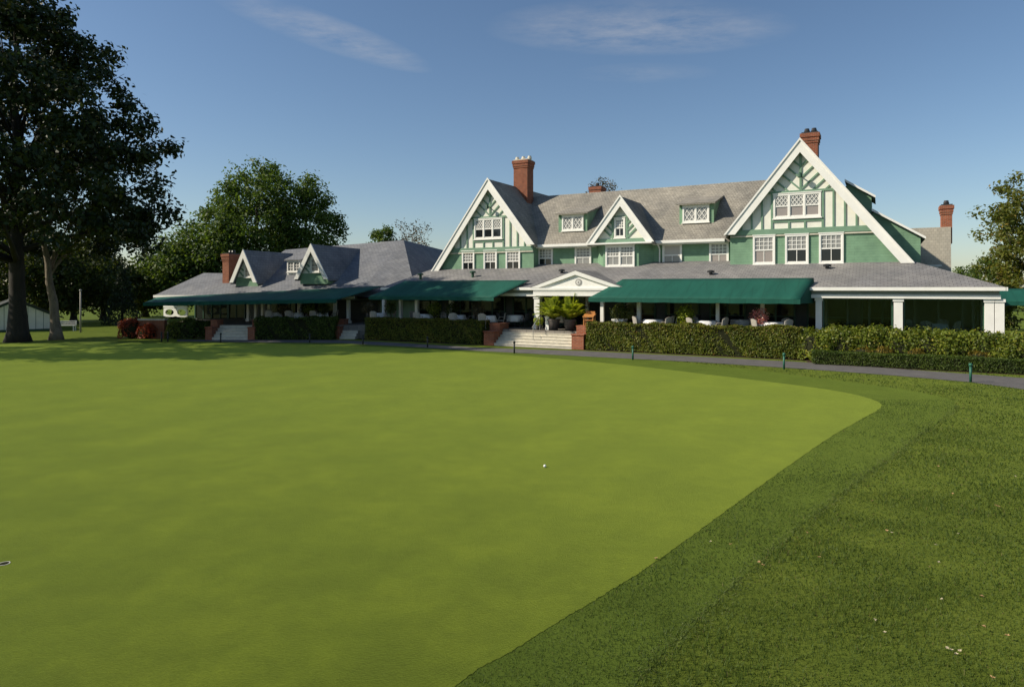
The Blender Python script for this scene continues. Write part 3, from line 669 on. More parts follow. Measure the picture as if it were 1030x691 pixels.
# awnings: cloth, valance, steel frame
def awning(parent, tl, tr, bl, br, val, frame_n, close_r=None, segs=24):
    tl, tr, bl, br = map(Vector, (tl, tr, bl, br)); n, k = segs, 6; V = []; Fq = []
    for i in range(n + 1):
        for j in range(k + 1):
            u, v = i / n, j / k; p = tl.lerp(tr, u).lerp(bl.lerp(br, u), v)
            sag = .012 * math.sin(math.pi * v) * (1 + .5 * math.sin(u * math.pi * frame_n) ** 2) + .012 * abs(math.sin(u * math.pi * frame_n)) * v
            V.append((p.x, p.y, p.z - sag))
    for i in range(n):
        for j in range(k): a = i * (k + 1) + j; Fq.append((a, a + k + 1, a + k + 2, a + 1))
    m_ = MB(); m_.mesh(V, Fq); o = m_.build('awning', M['awning'], parent, smooth=True)
    sm = o.modifiers.new('t', 'SOLIDIFY'); sm.thickness = .012; sm.offset = 0
    vl = MB(); W = []; Q = []
    for i in range(n * 2 + 1):
        p = bl.lerp(br, i / (n * 2)); dn_ = .012 * abs(math.sin(i / (n * 2) * math.pi * frame_n))
        W += [(p.x, p.y - .006, p.z - .004 - dn_), (p.x, p.y - .012 + .008 * math.sin(i * .9), p.z - val - .02 * abs(math.sin(i * .5)))]
    for i in range(n * 2): Q.append((2 * i, 2 * i + 1, 2 * i + 3, 2 * i + 2))
    vl.mesh(W, Q); v = vl.build('valance', M['awning'], o); sm = v.modifiers.new('t', 'SOLIDIFY'); sm.thickness = .008
    fr = MB()
    fr.tube([bl + Vector((.03, .05, -.05)), br + Vector((-.03, .05, -.05))], [.025, .025], 6)
    for i in range(frame_n + 1):
        u = i / frame_n; u = min(max(u, .004), .996); fr.tube([tl.lerp(tr, u) + Vector((0, 0, -.06)), bl.lerp(br, u) + Vector((0, .05, -.07))], [.02, .02], 6)
    fr.build('awning_frame', M['metal'], o)
    for side in ((tl, bl), (tr, br)):
        a, b = side; c = Vector((a.x, a.y, b.z - val)); d_ = Vector((b.x, b.y, b.z - val))
        if close_r and side[0] is tr or close_r == 2: 
            e = MB(); e.prism([a + Vector((0, 0, -.02)), b + Vector((0, 0, -.02)), d_, c], (.01, 0, 0)); e.build('awning_end', M['awning'], o)
    return o
def arz(d): return ZE + (d - DE) * SLP + .04
awning(club, (-1.64, -3.3, 3.80), (8.1, -3.3, 3.80), (-2.88, -5.3, 2.78), (7.69, -5.3, 2.78), .20, 8, 1)
awning(club, (-16.8, -3.3, 3.78), (-7.45, -3.3, 3.78), (-18.16, -5.3, 2.76), (-8.80, -5.3, 2.76), .18, 7)
# small awning on the far right side of the porch
sa = awning(club, (15.9, 6.2, 3.28), (24.0, 6.2, 3.28), (15.8, 3.8, 2.62), (24.0, 3.8, 2.62), .2, 7)
for x_, y_ in ((18.4, 3.9), (23.8, 3.9), (18.4, 6.15), (23.8, 6.15)):
    c = MB(); c.box(x_ - .06, x_ + .06, y_ - .06, y_ + .06, 0, 2.5 if y_ < 5 else 3.2); c.build('awning_post', M['dkgreen'], club)

# ------------------------------------------------------------------ steps
def steps(label, root_loc, rz, w, n, rise, tread, wl, wr, group=None, zfloor=.9, pierw=.62, upw=.5):
    t = thing('entrance_steps', label, 'steps', root_loc, rz, group)
    for k in range(n):
        m_ = MB(); m_.box(0, w, k * tread, k * tread + (tread if k < n - 1 else tread + .2) - .001, 0 if k == 0 else .001, rise * (k + 1) - .035); m_.box(-.001, w + .001, k * tread - .03, k * tread + tread + (0 if k < n - 1 else .2), rise * (k + 1) - .034, rise * (k + 1)); m_.build('step', M['stone'], t, bevel=.006)
    for sx, ww_ in ((-1, wl), (1, wr)):
        if not ww_: continue
        x0, x1 = (-ww_, -.004) if sx < 0 else (w + .004, w + ww_)
        p = MB(); p.box(x0, x1, -.02, tread * 2.6, 0, .84 * zfloor); o = p.build('brick_pier', M['brick'], t)
        c = MB(); c.box(x0 - .04, x1 + .04, -.06, tread * 2.6 + .02, .84 * zfloor + .001, .84 * zfloor + .07); c.build('coping', M['brick'], o, bevel=.008)
        p = MB(); p.box(x0, x1, tread * 2.6 + .022, tread * n + .3, 0, zfloor + .28); o = p.build('brick_pier', M['brick'], t)
        c = MB(); c.box(x0 - .04, x1 + .04, tread * 2.6 - .01 + .035, tread * n + .34, zfloor + .281, zfloor + .35); c.build('coping', M['brick'], o, bevel=.008)
    return t
sx0 = LP(497, 347, -5.65)[0]; sx1 = LP(575, 352.3, -5.65)[0]
steps('wide pale stone front steps between red brick piers below the white pediment', WP(sx0, -5.65), -PHI, sx1 - sx0, 6, .15, .24, .68, .70)
hr = thing('handrail', 'thin metal handrail standing on the wide stone front steps', 'handrail', WP(LP(541, 338, -4.6)[0], -5.2), -PHI)
m_ = MB(); m_.tube([(0, 0, .42), (0, 0, 1.15)], [.02, .02], 6); m_.tube([(0, .85, .9), (0, .85, 1.75)], [.02, .02], 6); m_.build('post', M['rail'], hr); m_ = MB(); m_.tube([(0, -.12, 1.08), (0, 0, 1.16), (0, .85, 1.76), (0, .97, 1.76)], [.022] * 4, 6); m_.build('rail', M['rail'], hr)
p0 = gnd(216.5, 341.5); p1 = gnd(250.5, 341.8)
steps('shaded stone steps with brick piers in front of the low left wing', (p0.x, 43.1, 0), 0, p1.x - p0.x, 5, .176, .28, .42, .44)
p0 = gnd(345, 341); p1 = gnd(361, 341)
steps('narrow stone steps with one brick pier at the inner corner where two awnings meet', (p0.x - .2, 43.9, 0), -.1, p1.x - p0.x, 5, .176, .28, .75, 0)

# ------------------------------------------------------------------ left wing
PW = R(20); CW, SW = math.cos(PW), math.sin(PW); BW0 = 40.0; SWo = -24.0
WORG = Vector((SWo * CW + BW0 * SW, -SWo * SW + BW0 * CW, 0))
def WL(px, py, B):
    u = (px - CX) / F; Y = B / (SW * u + CW); return (CW * u * Y - SW * Y) - SWo, B - BW0, CZ - (py - HY) / F * Y
EV, MS = 2.75, .5
def WLr(px, py):                      # on the front roof slope
    B = 42.0; u = (px - CX) / F
    k = SW * u + CW; q = (py - HY) / F   # z = CZ - q*Y ; z = EV + MS*(kY - BW0+.2)
    Y = (CZ - EV + MS * (BW0 - .2)) / (MS * k + q); return WL(px, py, k * Y)
wing = thing('clubhouse_wing', 'low left wing with grey hipped roof, two small white gables and one long green awning', 'clubhouse wing', WORG, -PW)
fp = [WLr(150, 301.5), WLr(205, 274.6), WLr(244, 275.2), WLr(262, 268), WLr(287, 251.4), WLr(406, 241.6), WLr(368, 286.6)]
eR = Vector(fp[6]) + (Vector(fp[6]) - Vector(fp[5])) * ((fp[6][2] - EV) / (fp[5][2] - fp[6][2])); fp[6] = tuple(eR)
fp.append((fp[0][0] + .0, -.2, EV)); fp[0] = (fp[0][0], fp[0][1], fp[0][2])
fp = fp[:-1]; fp[0] = (fp[0][0] - .2, -.2, EV)
wr_ = MB(); wr_.prism(fp, (0, 0, -.15))
def back(p, e=.0): return (p[0], 2 * (fp[5][1]) - p[1], p[2])
wr_.mesh([fp[5], fp[4], back(fp[4]), (fp[4][0], 17, EV), (fp[5][0] - 1, 17, EV)], [(0, 1, 2), (0, 2, 3, 4)])
wr_.mesh([fp[1], fp[2], (fp[2][0], fp[2][1] + 4, EV), (fp[1][0], fp[1][1] + 4, EV), fp[0]], [(0, 3, 2, 1), (0, 4, 3)])
wr_.mesh([fp[3], fp[4], (fp[4][0] - 2, 17, EV), (fp[3][0] - 4, 17, EV), fp[2]], [(0, 3, 2, 1), (0, 4, 3)])
Rr = Vector(WL(449, 252.5, 58)); 
wr_.mesh([fp[6], fp[5], tuple(Rr), (Rr.x + 3.0, Rr.y - 4, 2.4), (fp[6][0] + 4.5, fp[6][1] + .4, 2.4)], [(0, 4, 3, 2, 1)])
wroof = wr_.build('roof', M['wingslate'], wing)
ef = MB(); ef.box(fp[0][0], fp[6][0] - .1, -.30, -.202, EV - .17, EV + .02); ef.build('eave_gutter', M['white'], wing)
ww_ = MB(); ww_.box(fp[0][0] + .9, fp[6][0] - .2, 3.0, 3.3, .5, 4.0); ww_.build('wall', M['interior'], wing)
ww_ = MB(); ww_.box(fp[6][0] - .5, fp[6][0] - .3, 3.3, 16, .5, 3.0); ww_.build('wall', M['green'], wing)
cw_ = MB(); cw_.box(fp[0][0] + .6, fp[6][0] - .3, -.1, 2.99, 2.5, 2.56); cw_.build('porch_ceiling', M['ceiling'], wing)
def wcol(px_, w=.2, B=BW0 + .1):
    x, y, z = WL(px_, 310, B); c = MB(); c.box(x - w / 2, x + w / 2, y - w / 2, y + w / 2, .88, 2.5); c.box(x - w / 2 - .05, x + w / 2 + .05, y - w / 2 - .05, y + w / 2 + .05, .88, 1.05); c.build('porch_column', M['white'], wing)
for px_ in (250, 257.5, 264.5, 271, 301, 337, 350.5): wcol(px_)
for k, px_ in enumerate((205, 222, 238, 280, 292, 312, 326)):
    x, y, z = WL(px_, 310, BW0 + 2.9); f = MB(); wd = .9
    f.box(x - wd, x - wd + .09, y - .08, y + .08, .88, 2.4); f.box(x + wd - .09, x + wd, y - .08, y + .08, .88, 2.4); f.box(x - wd + .09, x + wd - .09, y - .08, y + .08, 2.28, 2.4); f.box(x - .03, x + .03, y - .07, y + .05, .88, 2.28)
    o = f.build('french_door', M['dkgreen'], wing); p = MB(); p.box(x - wd + .09, x + wd - .09, y - .02, y + .02, .88, 2.28); p.build('pane', M['glass'], o)
# white screen with two oval openings at the far left end of the porch
x0, y_, z1 = WL(164.5, 308.3, BW0 + .6); x1, _, z0 = WL(188.5, 319, BW0 + .6)
scn = MB(); nn = 18
def oval_panel(xa, xb, za, zb_, y):
    cx, cz_, rx, rz_ = (xa + xb) / 2, (za + zb_) / 2, (xb - xa) * .36, (zb_ - za) * .34; I = []; O = []
    for k in range(nn):
        t = 2 * math.pi * k / nn; c, s = math.cos(t), math.sin(t); I.append((cx + rx * c, y, cz_ + rz_ * s))
        q = 1 / max(abs(c), abs(s)); O.append((cx + (xb - xa) / 2 * c * q, y, cz_ + (zb_ - za) / 2 * s * q))
    V = I + O + [(a, y + .1, b) for a, _, b in I] + [(a, y + .1, b) for a, _, b in O]
    for k in range(nn):
        j = (k + 1) % nn; scn.mesh([V[k], V[j], V[nn + j], V[nn + k], V[2 * nn + k], V[2 * nn + j], V[3 * nn + j], V[3 * nn + k]], [(0, 3, 2, 1), (4, 5, 6, 7), (0, 1, 5, 4), (2, 3, 7, 6)])
xm = (x0 + x1) / 2; oval_panel(x0, xm, z0, z1 - .1, y_); oval_panel(xm, x1, z0, z1 - .1, y_); scn.box(x0, x1, y_ - .02, y_ + .12, z1 - .098, z1 + .05)
scn.build('white_screen', M['white'], wing)
# gable dormers on the wing
def wgable(ap, fl, fr_, B, winpx):
    ax, y, az = WL(*ap, B); xl, _, zl = WL(*fl, B); xr, _, zr = WL(*fr_, B); zf = (zl + zr) / 2; hw = (xr - xl) / 2; ax = (xl + xr) / 2; t = (az - zf) / hw
    dbk = (az - EV) / MS - .2 + .3
    g_ = MB(); g_.xz([(ax - hw + .22, zf - .35), (ax + hw - .22, zf - .35), (ax + hw - .22, zf + .2), (ax, az - .3), (ax - hw + .22, zf + .2)], y, y + 1.2); o = g_.build('gable_dormer', M['green'], wing)
    r_ = MB()
    for sg in (1, -1): r_.xz([(ax, az), (ax + sg * hw, zf), (ax + sg * hw, zf - .12), (ax, az - .12)], y - .33, dbk)
    r_.build('dormer_roof', M['wingslate'], o)
    b_ = MB(); vw = .27 * math.sqrt(1 + t * t)
    for sg in (1, -1): b_.xz([(ax, az + .05), (ax + sg * (hw + .05 / t), zf), (ax + sg * (hw - vw / t), zf), (ax, az - vw)], y - .42, y - .331)
    b_.build('bargeboard', M['white'], o)
    f_ = MB(); zi = zf + .42; f_.xz([(ax - (az - .3 - zi) / t, zi), (ax + (az - .3 - zi) / t, zi), (ax, az - .3)], y - .02, y + .05); io = f_.build('gable_infill', M['cream'], o)
    x0, _, z1 = WL(winpx[0], winpx[2], B); x1, _, z0 = WL(winpx[1], winpx[3], B)
    tm_ = MB(); yy = y - .045
    for sg in (1, -1):
        xw = (x1 if sg > 0 else x0) + sg * .12
        for k in range(2):
            z = zi + .06 + k * .42; e = clipped_diag(xw, z, sg, .95, ax, az - .45, t)
            if abs(e[0] - xw) > .1: tm_.bar((xw, yy, z), (e[0], yy, e[1]), .1, .045, (0, 1, 0))
    o_ = o
    window(o, x0, x1, z0, z1, y - .03, 'cross', 1, 'upglass')
    if tm_.v: tm_.build('timber_framing', M['timber'], o)
wgable((248.2, 251.7), (235, 285.2), (261.6, 283.4), BW0 + 1.2, (246.5, 253.2, 266.5, 279))
wgable((315.8, 245.9), (299.5, 281.6), (332.6, 280.2), BW0 + 1.2, (313, 321.8, 260, 273.8))
x0, y, z1 = WL(289.5, 263, BW0 + 3.0); x1, _, z0 = WL(302.6, 273.6, BW0 + 3.0)
dm = MB(); dm.box(x0 - .06, x1 + .06, y, y + 3.5, z0 - .6, z1 + .04); do = dm.build('dormer', M['white'], wing)
dr = MB(); dr.prism([(x0 - .2, y - .2, z1 + .04), (x0 - .2, y - .2, z1 + .12), (x0 - .2, y + 3.2, z1 + 1.35), (x0 - .2, y + 3.2, z1 + .04)], (x1 - x0 + .4, 0, 0)); dr.build('dormer_roof', M['wingslate'], do)
window(do, x0, x1, z0, z1, y - .03, 'cross', 2, 'upglass')
x0, y, z = WL(223.2, 280, BW0 + 1.7); x1, _, z1 = WL(230.8, 255.5, BW0 + 1.7); chimney(wroof, (x0 + x1) / 2, y, x1 - x0 - .12, 1.35, 3.0, z1, 2)
wa = [WLr(158, 299.8), WLr(387, 288.2)]
def W2L(v): # world -> wing frame
    d = Vector(v) - WORG; return Vector((d.x * CW - d.y * SW, d.x * SW + d.y * CW, d.z))
aw_tr = WL(387, 288.4, BW0 + .9)
aw_bl = W2L(at(143.8, 304.8, 43.6)); aw_br = W2L(at(338.5, 301.6, 43.4))
awning(wing, Vector(wa[0]) + Vector((0, 0, .04)), Vector(aw_tr) + Vector((0, 0, .06)), aw_bl, aw_br, .18, 12, None, 36)

# ------------------------------------------------------------------ foliage
def rand_dirs(n):
    v = RNG.normal(size=(n, 3)); return v / np.linalg.norm(v, axis=1, keepdims=True)
def leaf_quads(P, size, nrm=None, jitter=1.0, asp=.62):
    n = len(P); d = rand_dirs(n)
    if nrm is not None: d = nrm + d * jitter; d /= np.linalg.norm(d, axis=1, keepdims=True)
    a = np.cross(d, rand_dirs(n)); a /= np.linalg.norm(a, axis=1, keepdims=True); b = np.cross(d, a)
    s = (size * RNG.uniform(.6, 1.3, n))[:, None]
    a = a * s * .5; b = b * s * .5 * asp
    V = np.stack([P - a, P - b * .95 - a * .1, P + a, P + b * .95 - a * .1], 1)
    return V.reshape(-1, 3)
def tree(name, label, base, height, env, off, ncl, clr, lpc, lsize, leafm, barkm='bark', tr=.35, lean=(0, 0), limbs=18, group=None, flat=.75, seed=1, hollow=.35, trunk_top=.75, under=0):
    """env: list of (z, radius); off: crown centre offset; leaves sit in clumps spread through the crown's volume"""
    global RNG
    RNG = np.random.default_rng(seed); rnd = random.Random(seed)
    t = thing(name, label, 'tree', base, 0, group)
    ez = np.array([e[0] for e in env]); er = np.array([e[1] for e in env])
    zs = []
    while len(zs) < ncl:
        z = RNG.uniform(ez[0], ez[-1])
        if RNG.uniform() < (np.interp(z, ez, er) / er.max()) ** 1.5 + .05: zs.append(z)
    C = []
    for z in zs:
        r = np.interp(z, ez, er) * (hollow + (1 - hollow) * RNG.uniform() ** .55) * RNG.uniform(.82, 1.08); a = RNG.uniform(0, 2 * math.pi); r = max(r, np.interp(z, ez, er) * .80 * min(1, max(0, (under - z) / 2.5))) if under else r
        C.append((off[0] + math.cos(a) * r, off[1] + math.sin(a) * r, z))
    C = np.array(C); P = []; NR = []
    for c in C:
        k = int(lpc * RNG.uniform(.5, 1.4)); r = clr * RNG.uniform(.6, 1.3)
        d = rand_dirs(k); q = d * np.array([1, 1, flat]) * r * (RNG.uniform(.02, 1, (k, 1)) ** .42) * (1 + .25 * np.sin(d[:, :1] * 6 + d[:, 2:] * 5)); P.append(c + q); NR.append(d + np.array([0, 0, .5]))
    P = np.concatenate(P)
    np_mesh('crown', leaf_quads(P, lsize, np.concatenate(NR), 1.1), 4, M[leafm], t)
    tk = MB(); H = height * trunk_top; pts = []; rad = []
    for i in range(9):
        f = i / 8; pts.append((lean[0] * f ** 1.3 + off[0] * f * f * .5 + rnd.uniform(-.06, .06) * (i > 1), lean[1] * f + rnd.uniform(-.06, .06) * (i > 1), H * f)); rad.append(tr * (1.0 - .80 * f) * (1.55 if i == 0 else 1.0))
    pts.insert(1, (pts[0][0], pts[0][1], H * .02 + .25)); rad.insert(1, tr * 1.18)
    tk.tube(pts, rad, 12)
    def on(f):
        k = min(f, .999) * 8; i = int(k); a = [p for j, p in enumerate(pts) if j != 1]; return Vector(a[i]).lerp(Vector(a[i + 1]), k - i)
    idx = RNG.permutation(len(C))[:limbs]
    for i in idx:
        c = Vector(C[i]); f = max(.28, min(.95, (c.z / H) * rnd.uniform(.5, .75))); p0 = on(f); r0 = tr * (1 - .8 * f) * .5
        mid = p0.lerp(c, .5) + Vector((rnd.uniform(-.4, .4), rnd.uniform(-.4, .4), rnd.uniform(-.2, .7)))
        tk.tube([p0, p0.lerp(mid, .5) + Vector((0, 0, .15)), mid, c], [r0, r0 * .75, r0 * .5, r0 * .16], 6)
        for _ in range(2):
            e = c + Vector((rnd.uniform(-1, 1), rnd.uniform(-1, 1), rnd.uniform(-.3, .8))) * clr; tk.tube([mid, mid.lerp(e, .6), e], [r0 * .35, r0 * .22, r0 * .08], 5)
    tk.build('trunk', M[barkm], t, smooth=True, uv=False)
    return t

B1 = gnd(18, 344)
tree('oak_tree', 'huge dark spreading tree with thick flared trunk at the left edge of the lawn', (B1.x, B1.y, 0), 23.5,
     [(5.8, 9.2), (7.0, 9.9), (8.5, 9.6), (10.5, 9.3), (12.5, 9.0), (15, 8.2), (17, 6.8), (19.5, 5.0), (21.5, 3.2), (22.5, 1.2)], (.2, -2.8), 470, 1.05, 170, .32, 'oak', 'bark', .50, (-.3, 0), 34, seed=3, hollow=.25, under=10.8)
B2 = gnd(56.5, 342)
tree('leaning_tree', 'slender pale-barked tree leaning left just right of the huge dark tree', (B2.x, B2.y, 0), 13,
     [(6.0, 1.8), (7.2, 3.4), (9, 4.0), (11, 3.2), (12.5, 1.4)], (-.2, .6), 48, 1.1, 120, .26, 'plane', 'palebark', .30, (-1.7, .4), 14, seed=5)
# trees beyond the lawn on the left
for k, (px_, top_, Y, r, z0, lab, nm, lf) in enumerate([
    (-22, 196, 60, 5.0, 2.2, 'shady tree at the far left edge behind the striped shed', 'shade_tree', 'darkwood'),
    (24, 215, 66, 4.8, 2.5, 'shady green tree rising right behind the striped shed and thick dark trunk', 'shade_tree', 'plane'),
    (74, 232, 63, 4.6, 1.5, 'rounded tree behind the thin pale post at the lawn edge', 'shade_tree', 'darkwood'),
    (104, 248, 70, 3.6, 1.2, 'smaller leafy tree between the pale post and the pointed conifer', 'shade_tree', 'darkwood')]):
    b = at(px_, 290, Y); H = CZ + (290 - top_) / F * Y
    tree(nm, lab, (b.x, Y, 0), H, [(z0, r * .55), (H * .35, r), (H * .6, r * .95), (H * .85, r * .6), (H, r * .2)], (0, 0), 95, 1.3, 110, .36, lf, 'bark', .28, (0, 0), 12, 'trees beyond the lawn', seed=20 + k)
# dark conifer
b = at(123, 290, 61); RNG = np.random.default_rng(9)
ct = thing('conifer_tree', 'small dark pointed conifer beside the left end of the low wing', 'tree', (b.x, 61, 0)); P = []
for z in np.linspace(.2, 4.9, 60):
    r = 1.75 * (1 - z / 5.2) ** .8 * RNG.uniform(.8, 1.15); a = RNG.uniform(0, 6.28, 70); q = r * RNG.uniform(.3, 1, 70) ** .5; P.append(np.stack([np.cos(a) * q, np.sin(a) * q, z - .25 * q + RNG.normal(size=70) * .08], 1))
P = np.concatenate(P); np_mesh('crown', leaf_quads(P, .26, None, 1, .35), 4, M['conifer'], ct); m_ = MB(); m_.tube([(0, 0, 0), (0, 0, 4.6)], [.14, .03], 8); m_.build('trunk', M['bark'], ct, True, False)
# trees behind the wing
for k, (px_, top_, Y, r, z0, n_, lab, cat_, lf) in enumerate([
    (258, 158, 80, 6.3, 4, 170, 'tallest bright green tree behind the left brick chimney of the low wing', 'ash_tree', 'ash'),
    (308, 173, 82, 4.4, 4, 110, 'tall green tree with upright lobe behind the right small gable', 'ash_tree', 'ash'),
    (214, 206, 76, 4.3, 3, 90, 'mid-height green tree left of the tallest tree behind the wing', 'ash_tree', 'ash'),
    (176, 240, 74, 3.9, 2, 80, 'low rounded tree behind the far left end of the wing roof', 'ash_tree', 'ash'),
    (146, 262, 78, 3.2, 1, 60, 'lowest bushy tree between the conifer and the wing', 'ash_tree', 'plane')]):
    b = at(px_, 290, Y); H = CZ + (290 - top_) / F * Y
    tree(cat_, lab, (b.x, Y, 0), H, [(z0, r * .6), (H * .4, r), (H * .62, r * .95), (H * .84, r * .62), (H * .97, r * .2)], (0, 0), int(n_ * 1.25), 1.5, 130, .38, lf, 'bark', .35, (0, 0), 16, 'green trees behind the low wing', seed=40 + k)
b = at(414, 290, 95); tree('bare_tree', 'thin half-bare grey tree behind the ridge between the wing and main gable', (b.x, 95, 0), 13, [(7, 2.2), (9.5, 3.6), (11.5, 2.9), (13.2, 1.0)], (0, 0), 60, 1.0, 26, .30, 'bareleaf', 'palebark', .22, (0, 0), 40, seed=61)
b = at(386, 290, 92); tree('shade_tree', 'small green treetop just left of the half-bare tree behind the wing ridge', (b.x, 92, 0), 11.5, [(7, 1.6), (9, 2.1), (10.5, 1.6), (11.4, .6)], (0, 0), 30, .9, 90, .32, 'ash', 'bark', .2, (0, 0), 8, seed=62)
b = at(608, 290, 88); tree('bare_tree', 'reddish half-bare treetop behind the small ridge chimney', (b.x, 88, 0), 17.5, [(13, 1.5), (15, 2.4), (16.6, 1.9), (17.8, .7)], (0, 0), 46, .9, 24, .28, 'bareleaf', 'bark', .22, (0, 0), 34, seed=63)
# right hand tree and far trees
b = at(1045, 290, 47); tree('olive_tree_with_brown_leaves' if 0 else 'locust_tree', 'olive green tree with browning leaves at the right edge beyond the porch', (b.x, 47, 0), 11.5,
     [(1.5, 2.6), (3.5, 3.6), (5.0, 4.0), (7.0, 3.4), (8.6, 3.9), (10.2, 3.0), (11.6, 1.2)], (.1, 0), 150, .85, 150, .25, 'olive', 'bark', .26, (0, 0), 22, seed=71, hollow=.45)
for k, (px_, top_, Y, r, lab) in enumerate([(972, 269, 105, 2.6, 'distant small green treetop peeping over the porch roof hip'), (994, 262, 98, 3.4, 'distant rounded tree behind the olive tree at the right edge')]):
    b = at(px_, 290, Y); H = CZ + (290 - top_) / F * Y; tree('distant_tree', lab, (b.x, Y, 0), H, [(1, r * .7), (H * .5, r), (H * .8, r * .75), (H, r * .2)], (0, 0), 50, 1.1, 90, .36, 'ash', 'bark', .2, (0, 0), 8, 'distant trees on the right', seed=80 + k)
b = at(1052, 290, 52); tree('shade_tree', 'dark low tree behind the small awning at the right edge', (b.x, 52, 0), 5, [(.4, 3.4), (2, 4.2), (3.6, 3.2), (4.8, 1)], (0, 0), 70, 1.1, 90, .3, 'darkwood', 'bark', .2, (0, 0), 8, seed=90)

# ------------------------------------------------------------------ hedges and bushes
def hedge(label, loc, rz, Lx, Ly, H, leafm, dens, size, group=None, name='hedge', wob=.05, tips=None, round_=.1):
    t = thing(name, label, 'hedge', loc, rz, group)
    k = MB(); i = .10; k.box(i, Lx - i, i, Ly - i, .0, H - i); k.build('branches', M['core'], t)
    faces = [((0, 0, .05), (Lx, 0, 0), (0, 0, H - .05), (0, -1, 0)), ((0, Ly, .05), (Lx, 0, 0), (0, 0, H - .05), (0, 1, 0)), ((0, 0, .05), (0, Ly, 0), (0, 0, H - .05), (-1, 0, 0)), ((Lx, 0, .05), (0, Ly, 0), (0, 0, H - .05), (1, 0, 0)), ((0, 0, H), (Lx, 0, 0), (0, Ly, 0), (0, 0, 1))]
    P = []; Nn = []
    for o, a, b, n in faces:
        A = np.linalg.norm(a) * np.linalg.norm(b); q = int(A * dens); u = RNG.uniform(0, 1, (q, 1)); v = RNG.uniform(0, 1, (q, 1))
        p = np.array(o) + u * np.array(a) + v * np.array(b); n_ = np.array(n, float)
        lump = (np.sin(p[:, 0] * 3.1 + p[:, 2] * 2.3) + np.sin(p[:, 0] * 7.7 + p[:, 1] * 5 + p[:, 2] * 6.1) * .7 + np.sin(p[:, 0] * 1.3 + 1.7)) * wob * .5
        p = p + n_ * (lump - np.abs(RNG.normal(size=q)) * .055)[:, None]
        P.append(p); Nn.append(np.repeat(n_[None], q, 0))
    P = np.concatenate(P); Nn = np.concatenate(Nn)
    if tips:
        sel = RNG.uniform(size=len(P)) < np.clip((P[:, 2] / H - .35) * .5, .06, .38); np_mesh('tip_leaves', leaf_quads(P[sel], size, Nn[sel], .9), 4, M[tips], t); P, Nn = P[~sel], Nn[~sel]
    np_mesh('leaves', leaf_quads(P, size, Nn, .9), 4, M[leafm], t)
    return t
hx0, hx1 = LP(590.5, 353, -5.65)[0], LP(806, 363, -5.65)[0]
hedge('long clipped hedge with bronze tips right of the front steps', WP(hx0, -5.65), -PHI, hx1 - hx0, 1.05, 1.47, 'hedge', 850, .10, name='clipped_hedge', tips='hedgered', wob=.10)
hx0, hx1 = LP(367, 341, -5.65)[0], LP(484, 347, -5.65)[0]
hedge('shaded clipped hedge between the narrow corner steps and the wide front steps', WP(hx0, -5.65), -PHI, hx1 - hx0, 1.05, 1.42, 'hedge', 800, .085, name='clipped_hedge', tips='hedgered')
hx0, hx1 = LP(817, 366, -7.3)[0], LP(1030, 378, -7.3)[0] + 4
hedge('low dark boxwood hedge along the path at the right', WP(hx0, -7.35), -PHI, hx1 - hx0, .75, .58, 'box', 1500, .055, name='box_hedge', wob=.03)
p0, p1 = gnd(256.5, 342), gnd(337, 341.6)
hedge('dark clipped hedge in front of the low wing between its two flights of steps', (p0.x, 43.2, 0), 0, p1.x - p0.x, 1.1, 1.42, 'box', 500, .10, name='clipped_hedge', wob=.12)
def bush(name, label, loc, rx, ry, H, leafm, n, size, group=None, cat='bush', lumps=14, seed=0):
    rg = np.random.default_rng(seed); t = thing(name, label, cat, loc, rg.uniform(0, 6), group)
    k = MB(); k.lathe([(.05, 0), (rx * .6, H * .15), (rx * .68, H * .45), (rx * .45, H * .72), (.05, H * .82)], 10); k.build('branches', M['core'], t, True, False)
    P = []; Nn = []
    for i in range(lumps):
        a = rg.uniform(0, 6.28); e = rg.uniform(.0, 1.2); c = np.array([math.cos(a) * math.cos(e) * rx * .62, math.sin(a) * math.cos(e) * ry * .62, H * .40 + math.sin(e) * H * .36]); r = rg.uniform(.28, .45) * min(rx, H * .8)
        q = int(n / lumps); d = rg.normal(size=(q, 3)); d /= np.linalg.norm(d, axis=1, keepdims=True); P.append(c + d * r * rg.uniform(.75, 1.08, (q, 1))); Nn.append(d)
    q = n // 3; d = rg.normal(size=(q, 3)); d[:, 2] = np.abs(d[:, 2]); d /= np.linalg.norm(d, axis=1, keepdims=True); P.append(d * np.array([rx * .85, ry * .85, H * .8]) + np.array([0, 0, .08])); Nn.append(d)
    P = np.concatenate(P); P[:, 2] = np.abs(P[:, 2]); np_mesh('leaves', leaf_quads(P, size, np.concatenate(Nn), .8), 4, M[leafm], t)
    return t
RH = [('broad yellow-green rhododendron beside the end of the long clipped hedge', 824, 1.25, 1.5, 'rhodo'), ('rhododendron below the first pane of the glazed porch', 848, 1.2, 1.62, 'rhodo'),
      ('tall rhododendron left of the middle white porch column', 876, 1.3, 1.75, 'rhodo'), ('rhododendron directly below the middle white porch column', 904, 1.25, 1.6, 'rhodo'),
      ('rhododendron right of the middle porch column', 932, 1.3, 1.62, 'rhodo'), ('rounded rhododendron midway under the right glass pane', 960, 1.3, 1.6, 'rhodo'),
      ('dark rhododendron at the foot of the paired corner columns', 988, 1.3, 1.58, 'rhodo'), ('rhododendron just right of the paired corner columns', 1012, 1.3, 1.5, 'rhodo'), ('rhododendron cut by the right edge of the photo', 1036, 1.35, 1.5, 'rhodo')]
for k, (lab, px_, r, H, lf) in enumerate(RH):
    x = LP(px_, 350, -5.5)[0]; bush('rhododendron', lab, WP(x, -5.5), r, 1.0, H, lf, 4200, .115, 'rhododendrons below the glazed porch', 'shrub', 20, seed=100 + k)
